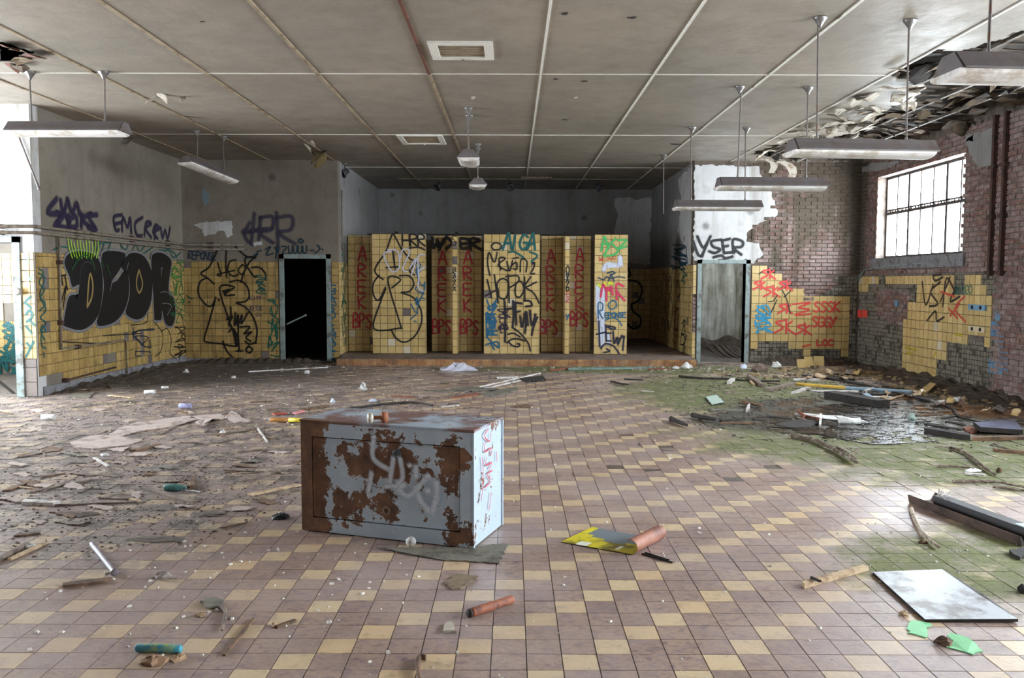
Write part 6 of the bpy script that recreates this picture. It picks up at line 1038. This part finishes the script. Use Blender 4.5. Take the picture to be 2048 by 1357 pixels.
bank('soil', 'dark soil banked along the brick wall foot', [(XR - .01, 10.2, 0), (XR - .01, 13, 0), (XR - .01, 16.5, 0)], .9, .08, M_SOIL, 1); bank('soil', 'rubble soil banked in the brick corner', [(XR, YW - .02, 0), (5.6, YW - .02, 0), (4.8, YW - .02, 0)], .8, .12, M_SOIL, 2); bank('soil', 'dark soil banked along the left side wall foot', [(XL + .03, YW - .1, 0), (XL + .03, 14.0, 0), (XL + .03, 11.6, 0)], .55, .05, M_SOIL, 3); bank('soil', 'dark soil banked before the dark doorway', [(-3.4, YW - .03, 0), (-5, YW - .03, 0), (XL, YW - .03, 0)], .8, .06, M_SOIL, 4); bank('soil', 'rubble heap inside the mossy doorway', [(6.5, 20.2, 0), (5.2, 20.2, 0), (4.1, 20.2, 0)], 2.6, .22, M_SOIL, 5)
def crumbs(name, label, n, sampler, smin, smax, mat, flat=.6):
    mb = MB()
    for _ in range(n):
        x, y = sampler(); s = smin + (smax - smin) * random.random() ** 3; a = random.uniform(0, 6.28); e = random.uniform(.4, 1); ca, sa = math.cos(a) * s, math.sin(a) * s; b = len(mb.v)
        for cx, cy in ((-1, -e), (1, -e * .8), (.8, e), (-.9, e * .7)): mb.v.append(Vector((x + cx * ca - cy * sa, y + cx * sa + cy * ca, -.001)))
        for cx, cy in ((-.6, -e * .5), (.6, -e * .6), (.5, e * .6), (-.6, e * .4)): mb.v.append(Vector((x + cx * ca - cy * sa, y + cx * sa + cy * ca, s * flat * random.uniform(.7, 1.3))))
        for q in ((4, 5, 6, 7), (0, 1, 5, 4), (1, 2, 6, 5), (2, 3, 7, 6), (3, 0, 4, 7)): mb.f.append(tuple(b + i for i in q)); mb.m.append(0)
    tag(mb.build(name, mat, fix=False), label, 'debris', kind='stuff')
def region(*ell):
    def f():
        while True:
            cx, cy, rx, ry = random.choice(ell); r = math.sqrt(random.random()); t = random.uniform(0, 6.283); x, y = cx + rx * r * math.cos(t), cy + ry * r * math.sin(t)
            if y > YW - .1 or x > XR - .05 or (x < XL + .05 and y > YN): continue
            if y < 15.8: return x, y
    return f
crumbs('grit', 'dark grit strewn over the left floor', 12000, region((-4.6, 8.6, 3, 3), (-5.2, 12.8, 3.5, 3.2), (-3, 10.5, 2.5, 3), (-2.8, 6.2, 1.4, 1.5), (-1.5, 13, 3, 2.5)), .002, .013, simple((84, 72, 64), .95, .4, 30)); crumbs('chips', 'pale chips strewn over the floor', 1500, region((-3.5, 7.5, 3.5, 4.0), (0, 5, 2.5, 1.9), (-2, 4.3, 1.6, .8), (-4, 12, 3, 3), (0, 11, 3, 4)), .002, .014, simple((206, 198, 188), .7, .2, 30)); crumbs('sludge_grit', 'black grit and bark in the wet corner', 5000, region((4.2, 9.8, 2.4, 2.0), (5.4, 12.4, 1.5, 2.4), (4.4, 13.6, 2.3, 2.2)), .003, .02, simple((56, 48, 42), .6, .45, 30)); crumbs('rubble_crumbs', 'cream and grey rubble crumbs by the brick walls', 700, region((5.9, 15.4, 1.0, 1.1), (6.3, 12.6, .5, 2.5), (4.9, 14.6, 1.4, 1.0)), .01, .07, simple((150, 128, 96), .9, .35, 6, (70, 60, 50))); crumbs('moss_chips', 'pale chips on the mossy tiles', 600, region((3.6, 7.6, 2.2, 1.6), (3.2, 4.8, 1.6, .9)), .002, .012, simple((176, 174, 164), .8, .2, 30)); crumbs('step_crumbs', 'plaster crumbs before the shower step', 500, region((0, 15.2, 5, .7), (3.5, 15.4, 1.5, .5)), .006, .04, simple((150, 140, 128), .9, .35, 6))
